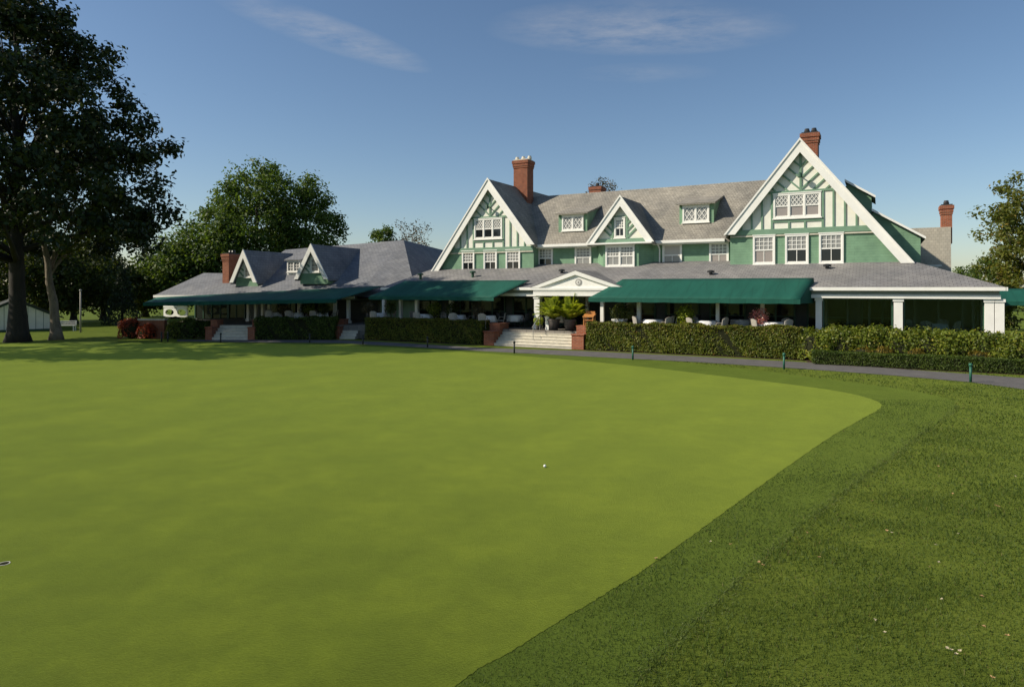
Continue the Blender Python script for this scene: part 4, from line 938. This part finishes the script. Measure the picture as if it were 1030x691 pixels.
for k, (lab, px_) in enumerate([('yellowing low azalea behind the box hedge below the first glass pane', 868), ('yellow-tinged azalea behind the box hedge, right of the middle porch column', 920), ('yellow-tinged low azalea nearest the right edge', 985), ('small orange-tinged azalea left of the middle porch column', 887)]):
    x = LP(px_, 358, -6.5)[0]; bush('azalea', lab, WP(x, -6.45), .62, .4, .86, 'yellowleaf', 1300, .075, 'yellowing azaleas behind the box hedge', 'shrub', 10, seed=120 + k)
p = gnd(186, 341.5); bush('evergreen_shrub', 'dark green rounded shrub beside the left pier of the wing steps', (p.x, p.y + 1, 0), 1.35, 1.1, 1.3, 'box', 3400, .12, None, 'shrub', 18, 130)
p = gnd(172, 341.5); bush('evergreen_shrub', 'olive green shrub in front of the low brick wall', (p.x, p.y + .6, 0), .8, .7, 1.25, 'hedge', 2000, .11, None, 'shrub', 12, 131)
p = gnd(201, 341.5); bush('evergreen_shrub', 'dark shrub pressed against the left brick pier of the wing steps', (p.x, p.y + 1.1, 0), .85, .8, 1.25, 'box', 2200, .11, None, 'shrub', 12, 133)
p = gnd(154, 340); bush('red_bush', 'low red-leaved bush in front of the low brick wall', (p.x, p.y - .75, 0), .8, .6, 1.0, 'redbush', 1900, .12, None, 'shrub', 12, 134)
p = gnd(139, 339.5); bush('red_bush', 'red-leaved bush at the far left end of the wing terrace', (p.x + .1, p.y - .9, 0), 1.0, .8, 1.4, 'redbush', 2600, .12, None, 'shrub', 14, 132)
p0, p1 = gnd(145, 340), gnd(166, 340)
lw = thing('brick_wall', 'low red brick terrace wall with pale coping at the left end of the wing', 'wall', (p0.x, 44.2, 0), 0)
m_ = MB(); m_.box(0, p1.x - p0.x + .3, 0, .34, 0, 1.2); m_.build('wall', M['brick'], lw); m_ = MB(); m_.box(-.05, p1.x - p0.x + .35, -.05, .39, 1.202, 1.30); m_.build('coping', M['stone'], lw)

# ------------------------------------------------------------------ grass, leaves and balls
def inside(poly, X, Y):
    x = np.array([p[0] for p in poly]); y = np.array([p[1] for p in poly]); r = np.zeros(len(X), bool); j = len(x) - 1
    for i in range(len(x)):
        if y[i] != y[j]: r ^= ((y[i] > Y) != (y[j] > Y)) & (X < (x[j] - x[i]) * (Y - y[i]) / (y[j] - y[i]) + x[i])
        j = i
    return r
RNG = np.random.default_rng(77)
pathpoly = pu + pd
def blades(name, m, zones, hmin, hmax, test, label, base):
    Vs = []
    for y0, y1, dens, wd in zones:
        x0, x1 = -2.5, .79 * y1 + 3; n = int((x1 - x0) * (y1 - y0) * dens); X = RNG.uniform(x0, x1, n); Y = RNG.uniform(y0, y1, n)
        k = test(X, Y) & (X < .79 * Y + 2.2); X, Y = X[k], Y[k]; n = len(X)
        a = RNG.uniform(0, 6.28, n); h = RNG.uniform(hmin, hmax, n) * (1 + .45 * np.sin(X * 1.9 + np.sin(Y * 1.3) * 2) * np.sin(Y * 1.7 + X * .6)); ln = RNG.uniform(.1, .9, n) * h; b = a + RNG.uniform(-1.5, 1.5, n)
        w_ = wd * RNG.uniform(.7, 1.3, n)
        c = np.stack([X, Y, np.full(n, base)], 1); t = np.stack([np.cos(a) * w_, np.sin(a) * w_, np.zeros(n)], 1); tip = np.stack([np.cos(b + 1.57) * ln, np.sin(b + 1.57) * ln, h], 1)
        Vs.append(np.stack([c - t * .5, c + t * .5, c + tip], 1).reshape(-1, 3))
    o = np_mesh(name, np.concatenate(Vs), 3, M[m]); tag(o, label, 'grass', None, 'stuff'); return o
blades('rough_grass', 'blades', [(3.5, 7.5, 2600, .007), (7.5, 11, 1500, .010), (11, 16, 700, .015), (16, 23, 260, .024), (23, 31, 90, .032)], .022, .046,
       lambda X, Y: ~inside(fringe_s, X, Y) & ~inside(pathpoly, X, Y), 'longer rough grass in the lower right of the lawn', 0)
blades('fringe_grass', 'fblades', [(3.0, 7.5, 2600, .006), (7.5, 12, 1300, .009), (12, 20, 450, .014)], .012, .030,
       lambda X, Y: inside(fringe_s, X, Y) & ~inside(green_s, X, Y), 'short dark fringe grass bordering the smooth putting green', .004)
# taller pale strip left by the mower along the outer edge of the fringe
V = []; cand = [p for p in fringe_c if p[0] > 1.0 and 4.5 < p[1] < 19]; nb = 2600
seg = RNG.integers(0, len(cand) - 1, nb)
for i in seg:
    a_, b_ = cand[i], cand[i + 1]
    if (b_ - a_).length > 2: continue
    p = a_.lerp(b_, RNG.uniform()); x, y = p[0] + RNG.normal() * .07, p[1] + RNG.normal() * .07; an = RNG.uniform(0, 6.28); w_ = .002 + .0005 * y; h = RNG.uniform(.012, .034)
    V += [(x - math.cos(an) * w_, y - math.sin(an) * w_, .003), (x + math.cos(an) * w_, y + math.sin(an) * w_, .003), (x + RNG.normal() * .035, y + RNG.normal() * .035, h)]
M['edgeblades'] = mk_blades('edge_blades', (.10, .145, .035), (.13, .17, .045), (.16, .19, .06))
tag(np_mesh('edge_grass', np.array(V), 3, M['edgeblades']), 'pale line of taller grass along the outer edge of the fringe', 'grass', None, 'stuff')
def leaf_mesh(m, s):
    b = MB(); pts = []
    for r, t in ((1, 0), (.45, .5), (.8, 1.0), (.4, 1.5), (.75, 2.1), (.3, 2.7), (.5, 3.14), (.3, 3.6), (.75, 4.2), (.4, 4.8), (.8, 5.3), (.45, 5.8)): pts.append((r * math.cos(t) * s, r * math.sin(t) * s, .006 + .012 * abs(math.sin(t * 2))))
    n = len(pts); b.mesh(pts + [(0, 0, .002)], [(i, (i + 1) % n, n) for i in range(n)]); return b.build('fallen_leaf', M[m])
l0 = leaf_mesh('leaflitter', .032); l1 = leaf_mesh('pale_leaf', .024)
spots = [(767, 573, 0), (764, 570, 0), (824, 565, 0), (892, 538, 0), (897, 540, 1), (941, 552, 1), (944, 570, 1), (948, 608, 1), (953, 658, 1), (957, 660, 1), (962, 664, 1), (966, 661, 1), (988, 605, 0), (990, 636, 0), (1002, 512, 0), (1004, 513, 0), (958, 500, 0), (880, 629, 1), (890, 642, 1), (715, 549, 1), (735, 552, 0), (1014, 645, 0), (878, 507, 0), (964, 541, 1), (1021, 482, 1), (998, 688, 0), (660, 563, 0), (812, 540, 0), (944, 472, 0)]
first = {0: True, 1: True}
for px_, py_, k in spots:
    src = (l0, l1)[k]; p = gnd(px_, py_)
    if first[k]: o = src; first[k] = False
    else: o = src.copy(); COL.objects.link(o)
    o.location = (p.x, p.y, .052); o.rotation_euler = (random.uniform(-.4, .4), random.uniform(-.4, .4), random.uniform(0, 6))
    if px_ == 660: o.location.z = .012; tag(o, 'single brown leaf lying on the edge of the smooth green', 'leaf')
    else: tag(o, ('dry brown leaf lying on the grass right of the green', 'pale dry leaf lying on the grass right of the green')[k], 'leaf', ('brown leaves on the grass', 'pale leaves on the grass')[k])
def sphere(name, loc, r, m):
    b = MB(); n, k = 16, 10
    for j in range(k + 1):
        for i in range(n): a, e = 2 * math.pi * i / n, math.pi * j / k - math.pi / 2; b.v.append((r * math.cos(a) * math.cos(e), r * math.sin(a) * math.cos(e), r + r * math.sin(e)))
    for j in range(k):
        for i in range(n): b.f.append((j * n + i, j * n + (i + 1) % n, (j + 1) * n + (i + 1) % n, (j + 1) * n + i)); b.m.append(0)
    o = b.build(name, m, None, True); o.location = loc; return o
p = gnd(548, 470.5); tag(sphere('golf_ball', (p.x, p.y, .009), .0265, M['ball']), 'white golf ball lying alone in the middle of the green', 'golf ball')
p = gnd(4, 567.5); cp = thing('golf_cup', 'golf cup with painted dark shade and pale rim at the left edge of the green', 'golf hole', (p.x, p.y, .009))
m_ = MB(); nn = 24
V = [((.054 if k == 0 else .062) * math.cos(i * 2 * math.pi / nn), (.054 if k == 0 else .062) * math.sin(i * 2 * math.pi / nn), .004) for k in (0, 1) for i in range(nn)]
m_.mesh(V, [(i, (i + 1) % nn, nn + (i + 1) % nn, nn + i)[::-1] for i in range(nn)]); m_.build('rim', M['potwhite'], cp)
m_ = MB(); m_.poly([(.054 * math.cos(i * 2 * math.pi / nn), .054 * math.sin(i * 2 * math.pi / nn), .003) for i in range(nn)]); m_.build('hole', M['core'], cp)  # flat disc, not sunk: shade inside the cup is put into its dark colour

# ------------------------------------------------------------------ stakes along the path
def stake(loc, h, m, label):
    t = thing('path_stake', label, 'stake', loc, 0, 'short stakes along the path')
    b = MB(); b.lathe([(.042, 0), (.042, h - .10)], 10); b.build('post', M[m], t, True); b = MB(); b.lathe([(.058, h - .10), (.062, h - .04), (.05, h), (.01, h + .015)], 10); b.build('cap', M[m], t, True); return t
for px_, pb, h, m, lab in [(976.3, 384.5, .66, 'stake', 'green stake on the grass edge in front of the low box hedge'), (788.6, 371.5, .66, 'stake', 'green stake near the right end of the long clipped hedge'),
    (636.5, 362, .64, 'stake', 'green stake in front of the left half of the long clipped hedge'), (517.3, 355.5, .62, 'stakedark', 'dark stake in front of the wide front steps'),
    (430, 349.5, .60, 'stakedark', 'dark stake in front of the middle of the shaded hedge'), (365, 346.5, .56, 'stakedark', 'dark stake in front of the narrow corner steps'),
    (311.5, 344.8, .55, 'stakedark', 'dark stake in front of the wing hedge'), (222, 344.6, .58, 'stakedark', 'dark stake in front of the wing steps'),
    (162.5, 344, .6, 'stakedark', 'leftmost dark stake, in front of the brick wall'), (168.8, 344, .6, 'stakedark', 'dark stake second from the left, in front of the olive shrub')]:
    p = gnd(px_, pb); stake((p.x, p.y, 0), h, m, lab)

# ------------------------------------------------------------------ far left: pole, shed, bench
p = gnd(81, 334.5); t = thing('pole', 'thin pale post with small cap standing at the far lawn edge', 'pole', (p.x, p.y, 0)); m_ = MB(); m_.tube([(0, 0, 0), (0, 0, 3.1)], [.06, .05], 10); m_.build('post', M['wicker'], t, True); m_ = MB(); m_.lathe([(.09, 3.1), (.1, 3.16), (.02, 3.22)], 10); m_.build('cap', M['rail'], t, True)
p = gnd(16, 333.5); sh = thing('striped_shed', 'low shed with white and dark striped gable wall behind the thick tree trunk', 'shed', (p.x, p.y, 0), R(39))
m_ = MB(); hw = 2.75; m_.xz([(-hw, 0), (hw, 0), (hw, 1.05), (0, 2.4), (-hw, 1.05)], 0, 6); m_.build('wall', M['dkgreen'], sh)
m_ = MB(); n_ = 11
for k in range(n_):
    a = -hw + .08 + k * (2 * hw - .1) / n_; b = a + .46; f = lambda x: 2.30 - abs(x) * 1.35 / hw
    pts = [(a, .15), (b, .15), (b, f(b))] + ([(0, f(0))] if a < 0 < b else []) + [(a, f(a))]; m_.xz(pts, -.03, -.002)
m_.build('white_boards', M['cream'], sh)
m_ = MB()
for sg in (1, -1): m_.xz([(0, 2.41), (sg * (hw + .3), .92), (sg * (hw + .3), 1.02), (0, 2.53)], -.25, 6.2)
m_.build('roof', M['stakedark'], sh)
p = gnd(65, 333); bn = thing('garden_bench', 'pale garden bench beside the leaning tree at the far lawn edge', 'bench', (p.x, p.y, 0), .2)
m_ = MB(); m_.box(-.75, .75, -.2, .25, .40, .46); m_.build('seat', M['potwhite'], bn); m_ = MB(); m_.box(-.75, .75, .23, .28, .55, .62); m_.box(-.75, .75, .23, .28, .70, .78); m_.box(-.72, -.66, .24, .27, .46, .8); m_.box(.66, .72, .24, .27, .46, .8); m_.build('backrest', M['potwhite'], bn)
for sx in (-.7, .64):
    for sy in (-.18, .19): m_ = MB(); m_.box(sx, sx + .06, sy, sy + .05, 0, .399); m_.build('leg', M['potwhite'], bn)

# ------------------------------------------------------------------ terrace furniture
def mk_table():
    t = thing('dining_table', 'x', 'table', (0, 0, .9)); m_ = MB(); m_.lathe([(.50, .70), (.50, .73)], 20); m_.build('tabletop', M['wicker'], t); m_ = MB(); m_.lathe([(.05, .03), (.05, .70)], 10); m_.lathe([(.25, 0), (.25, .03)], 14); m_.build('pedestal', M['metal'], t); return t
def mk_cloth():
    b = MB(); n = 40; V = []; 
    for r, z, wv in ((0, .742, 0), (.5, .742, 0), (.525, .72, 0), (.55, .55, .02), (.58, .36, .045)):
        for i in range(n): a = 2 * math.pi * i / n; q = r + wv * math.sin(a * 9); V.append((q * math.cos(a), q * math.sin(a), z))
    b.mesh(V, [(j * n + i, j * n + (i + 1) % n, (j + 1) * n + (i + 1) % n, (j + 1) * n + i) for j in range(4) for i in range(n)]); o = b.build('tablecloth', M['cloth'], None, True); o.modifiers.new('s', 'SOLIDIFY').thickness = .004; return o
def mk_chair(m):
    t = thing('terrace_chair', 'x', 'chair', (0, 0, .9)); b = MB(); b.box(-.23, .23, -.22, .22, .42, .47); b.build('seat', M[m], t, bevel=.012)
    b = MB(); V = []
    for i in range(9):
        a = -1.0 + 2.0 * i / 8; x = .25 * math.sin(a * 1.2); y = .27 - .12 * (1 - math.cos(a * 1.2)); h = .92 - .10 * (a * a)
        V += [(x, y, .50), (x, y + .03, .50), (x * 1.06, y + .09, h), (x * 1.06, y + .06, h)]
    for i in range(8):
        for k in range(4): b_ = i * 4; V0 = (b_ + k, b_ + (k + 1) % 4, b_ + 4 + (k + 1) % 4, b_ + 4 + k); b.f.append(V0); b.m.append(0)
    b.f += [(3, 2, 1, 0), (32, 33, 34, 35)]; b.m += [0, 0]; b.v = V; b.build('backrest', M[m], t)
    for sx in (-1, 1):
        for sy in (-1, 1): b = MB(); b.tube([(sx * .22, sy * .2, 0), (sx * .2, sy * .18, .42)], [.016, .02], 6); b.build('leg', M[m], t)
    for sx in (-1, 1): b = MB(); b.tube([(sx * .22, .25, .66), (sx * .25, -.05, .66), (sx * .23, -.18, .44)], [.016] * 3, 6); b.build('arm', M[m], t)
    return t
T0, C0, CH = mk_table(), mk_cloth(), {'wicker': mk_chair('wicker'), 'chairdark': mk_chair('chairdark')}
used = set()
def get(o, key):
    if key in used: return copy_tree(o) if o.type == 'EMPTY' else (lambda c: (COL.objects.link(c), c)[1])(o.copy())
    used.add(key); return o
RA = 'terrace tables under the right awning'; LA = 'terrace tables under the middle awning'; EN = 'tables at the entrance'; WA = 'terrace tables under the wing awning'
def setting(w, lab, grp, chm, nch, a0, where):
    t = get(T0, 't'); t.location = (w.x, w.y, .9); tag(t, 'round dining table under white cloth ' + lab, 'table', grp)
    c = get(C0, 'c'); c.location = (w.x, w.y, .9); c.rotation_euler.z = random.uniform(0, 6); tag(c, 'white tablecloth on the round table ' + lab, 'tablecloth', 'white tablecloths')
    for k in range(nch):
        a = a0 + k * 2 * math.pi / nch + random.uniform(-.25, .25); r = .80 + random.uniform(-.05, .12); h = get(CH[chm], chm); h.location = (w.x + r * math.cos(a), w.y + r * math.sin(a), .9); h.rotation_euler.z = a - math.pi / 2 + random.uniform(-.2, .2)
        tag(h, ('pale woven chair' if chm == 'wicker' else 'dark chair') + ' around a white-clothed table ' + where, 'chair', ('pale woven chairs ' if chm == 'wicker' else 'dark chairs ') + where)
D1 = -4.1
for px_, lab in ((657, 'nearest the right awning\'s left columns'), (711, 'in the middle beneath the right awning'), (777, 'right of the pink flower pot')): setting(WP(LP(px_, 322, D1)[0], D1), lab, RA, 'wicker', 4, .4, 'under the right awning')
for px_, lab, d in ((690, 'behind the tall yellow-green potted plant', -2.0), (745, 'further back, left of the pink flowers', -2.0)): setting(WP(LP(px_, 321, d)[0], d), lab, RA, 'chairdark', 3, .9, 'deep under the right awning')
for px_, lab in ((381, 'at the left end of the middle awning'), (427, 'right of the thin white columns under the middle awning'), (460, 'centrally placed under the middle awning'), (490, 'beside the left upper pier of the front steps')): setting(WP(LP(px_, 320, D1)[0], D1), lab, LA, 'wicker', 3, .2, 'under the middle awning')
for px_, lab, d in ((562, 'behind the potted palms', -2.3), (518, 'left of the entrance column', -2.6)): setting(WP(LP(px_, 321, d)[0], d), lab, EN, 'chairdark', 4, .6, 'at the entrance')
for px_, lab in ((276, 'at the left of the wing hedge'), (297, 'behind the middle of the wing hedge'), (322, 'at the right of the wing hedge')): p = at(px_, 320, 46.2); setting(p, lab, WA, 'wicker', 3, .3, 'under the wing awning')
p = WP(LP(940, 322, -2.2)[0], -2.2); setting(p, 'inside the glazed right porch', 'tables in the glazed porch', 'wicker', 4, .5, 'inside the glazed porch')

def planter_box(label, loc, w, h, m):
    t = thing('planter', label, 'planter', loc, -PHI); b = MB(); b.box(-w / 2, w / 2, -w / 2, w / 2, 0, h); b.build('box', M[m], t, bevel=.01); b = MB(); b.box(-w / 2 - .03, w / 2 + .03, -w / 2 - .03, w / 2 + .03, h - .08, h + .002); b.build('rim', M[m], t); return t
def pot(label, loc, r, h, m):
    t = thing('plant_pot', label, 'pot', loc); b = MB(); b.lathe([(r * .65, 0), (r * .95, h * .8), (r * .95, h)], 16); b.build('pot', M[m], t, True); b = MB(); b.lathe([(r * 1.05, h * .86), (r * 1.05, h + .01)], 16); b.build('rim', M[m], t); return t
def ball_plant(name, label, loc, r, zc, leafm, n, size, stem=True, sq=1.0, cat='plant', group=None):
    t = thing(name, label, cat, loc, 0, group)
    d = rand_dirs(n); P = d * r * RNG.uniform(.55, 1.08, (n, 1)) * np.array([1, 1, sq]) * (1 + .18 * np.sin(d[:, :1] * 5 + d[:, 1:2] * 4)) + np.array([0, 0, zc]); np_mesh('leaves', leaf_quads(P, size, d, .8), 4, M[leafm], t)
    if stem: b = MB(); b.tube([(0, 0, 0), (.02, 0, zc * .5), (0, 0, zc)], [.03, .025, .02], 6); b.build('stem', M['bark'], t, True, False)
    return t
def frond_plant(name, label, loc, n, ln, leafm, up=1.0, seed=1):
    rg = random.Random(seed); t = thing(name, label, 'plant', loc); V = []
    b = MB()
    for k in range(n):
        a = 2 * math.pi * k / n + rg.uniform(-.2, .2); el = rg.uniform(.7, 1.45) * up; l = ln * rg.uniform(.75, 1.1); pts = []
        for i in range(7):
            f = i / 6; pts.append(Vector((math.cos(a) * l * math.cos(el) * f * (1 + .25 * f), math.sin(a) * l * math.cos(el) * f * (1 + .25 * f), l * math.sin(el) * f - l * .55 * f ** 2.6 * math.cos(el))))
        b.tube(pts, [.012] * 6 + [.004], 4)
        for i in range(26):
            f = .18 + .8 * i / 26; j = min(int(f * 6), 5); p = pts[j].lerp(pts[j + 1], f * 6 - j); d = (pts[j + 1] - pts[j]).normalized(); s_ = d.cross(Vector((0, 0, 1))).normalized()
            for sg in (1, -1):
                e = p + (s_ * sg * .9 + d * .7 + Vector((0, 0, -.25))) * (.20 * (1 - .6 * abs(f - .45)) * ln); w_ = d * .022 * ln
                V += [p - w_, e, p + w_]
    np_mesh('fronds', np.array([tuple(v) for v in V]), 3, M[leafm], t); b.build('stalks', M['fern'], t, True, False); return t
# white box with dark topiary, yellow-green plant, pink flowers, entrance palms ...
q = WP(LP(623, 322, -4.0)[0], -4.0, .9); planter_box('square white planter box left of centre under the right awning', q, .62, .72, 'potwhite'); ball_plant('topiary_plant', 'dark rounded topiary growing in the square white planter box', (q.x, q.y, 1.60), .48, .36, 'darkwood', 900, .10)
q = WP(LP(689, 322, -4.35)[0], -4.35, .9); pot('dark pot below the tall yellow-green plant behind the hedge', q, .26, .42, 'pot'); ball_plant('potted_plant', 'tall yellow-green leafy plant rising above the middle of the long hedge', (q.x, q.y, 1.30), .46, .55, 'fern', 800, .13, True, 1.25)
ball_plant('white_flowers', 'two white blooms on top of the tall yellow-green plant', (q.x + .05, q.y - .1, 1.6), .30, .72, 'pale_flower' if 0 else 'bareleaf', 60, .08, False)
q = WP(LP(764, 322, -4.35)[0], -4.35, .9); pot('pale urn holding pink flowers above the long hedge', q, .30, .62, 'potwhite'); ball_plant('pink_flowers', 'round mass of pink flowers in the pale urn above the long hedge', (q.x, q.y, 1.52), .44, .36, 'pink', 800, .09)
for k, (px_, lab) in enumerate(((557, 'left feathery yellow-green palm at the top of the front steps'), (573, 'right feathery yellow-green palm at the top of the front steps'))):
    q = WP(LP(px_, 330, -4.05)[0], -4.05, .9); pot(('dark pot of the left palm at the top of the steps', 'dark pot of the right palm at the top of the steps')[k], q, .36, .62, 'pot'); frond_plant('potted_palm', lab, (q.x, q.y, 1.48), 40, 1.6, 'fern', 1.0, 5 + k)
q = WP(LP(541.5, 331, -4.25)[0], -4.2, .9); pot('small pot beside the handrail on the top step', q, .18, .24, 'pot'); ball_plant('potted_plant', 'small bright yellow-green plant beside the handrail on the top step', (q.x, q.y, 1.12), .27, .26, 'fern', 420, .10)
q = WP(LP(549.5, 331, -4.3)[0], -4.1, .9); t = thing('white_post', 'short white post between the small bright plant and the palms', 'post', q, -PHI); m_ = MB(); m_.box(-.11, .11, -.11, .11, 0, .72); m_.build('shaft', M['white'], t, bevel=.01); m_ = MB(); m_.box(-.14, .14, -.14, .14, .722, .78); m_.build('cap', M['white'], t)
for k, (px_, lf, lab, r) in enumerate(((370.5, 'bareleaf', 'grey-green round standard tree at the left end of the shaded hedge', .42), (393, 'darkwood', 'dark round potted tree beside a white column under the middle awning', .42), (437, 'rhodo', 'olive leafy potted tree under the middle awning', .48), (455, 'darkwood', 'dark potted tree under the centre of the middle awning', .42), (480.5, 'bareleaf', 'brownish round potted tree near the right end of the middle awning', .46))):
    q = WP(LP(px_, 315, -4.35)[0], -4.35, .9); pot(('pot of the grey-green tree at the hedge end', 'pot of the dark tree beside the thin column', 'pot of the olive tree under the middle awning', 'pot of the dark tree under the awning centre', 'pot of the brownish tree near the steps')[k], q, .24, .40, 'potwhite' if k == 4 else 'pot'); ball_plant('potted_tree', lab, (q.x, q.y, 1.28), r, .72, lf, 700, .10)
for k, (px_, lf, lab) in enumerate(((285, 'bareleaf', 'pale potted tree behind the left of the wing hedge'), (311, 'rhodo', 'olive potted tree behind the middle of the wing hedge'), (326, 'darkwood', 'dark potted tree behind the right of the wing hedge'))):
    q = at(px_, 315, 45.6); pot(('pot of the pale tree behind the wing hedge', 'pot of the olive tree behind the wing hedge', 'pot of the dark tree behind the wing hedge')[k], (q.x, q.y, .88), .24, .4, 'pot'); ball_plant('potted_tree', lab, (q.x, q.y, 1.26), .46, .7, lf, 600, .11)
# orange wooden stand
q = WP(LP(591, 325, -4.75)[0], -4.5, .9); t = thing('wooden_stand', 'orange-brown wooden stand with slatted top beside the right pier of the front steps', 'stand', q, -PHI)
m_ = MB(); m_.prism([(-.32, -.2, .80), (.32, -.2, .80), (.32, .2, .96), (-.32, .2, .96)], (0, 0, .05)); m_.build('top', M['wood'], t); m_ = MB(); m_.box(-.28, .28, -.16, .16, .62, .67); m_.build('shelf', M['wood'], t)
for sx in (-.29, .24):
    for sy, h in ((-.17, .80), (.13, .93)): m_ = MB(); m_.box(sx, sx + .06, sy, sy + .06, 0, h); m_.build('leg', M['wood'], t)
m_ = MB(); m_.box(-.27, .27, .16, .19, 1.0, 1.12); m_.build('back_board', M['wood'], t)
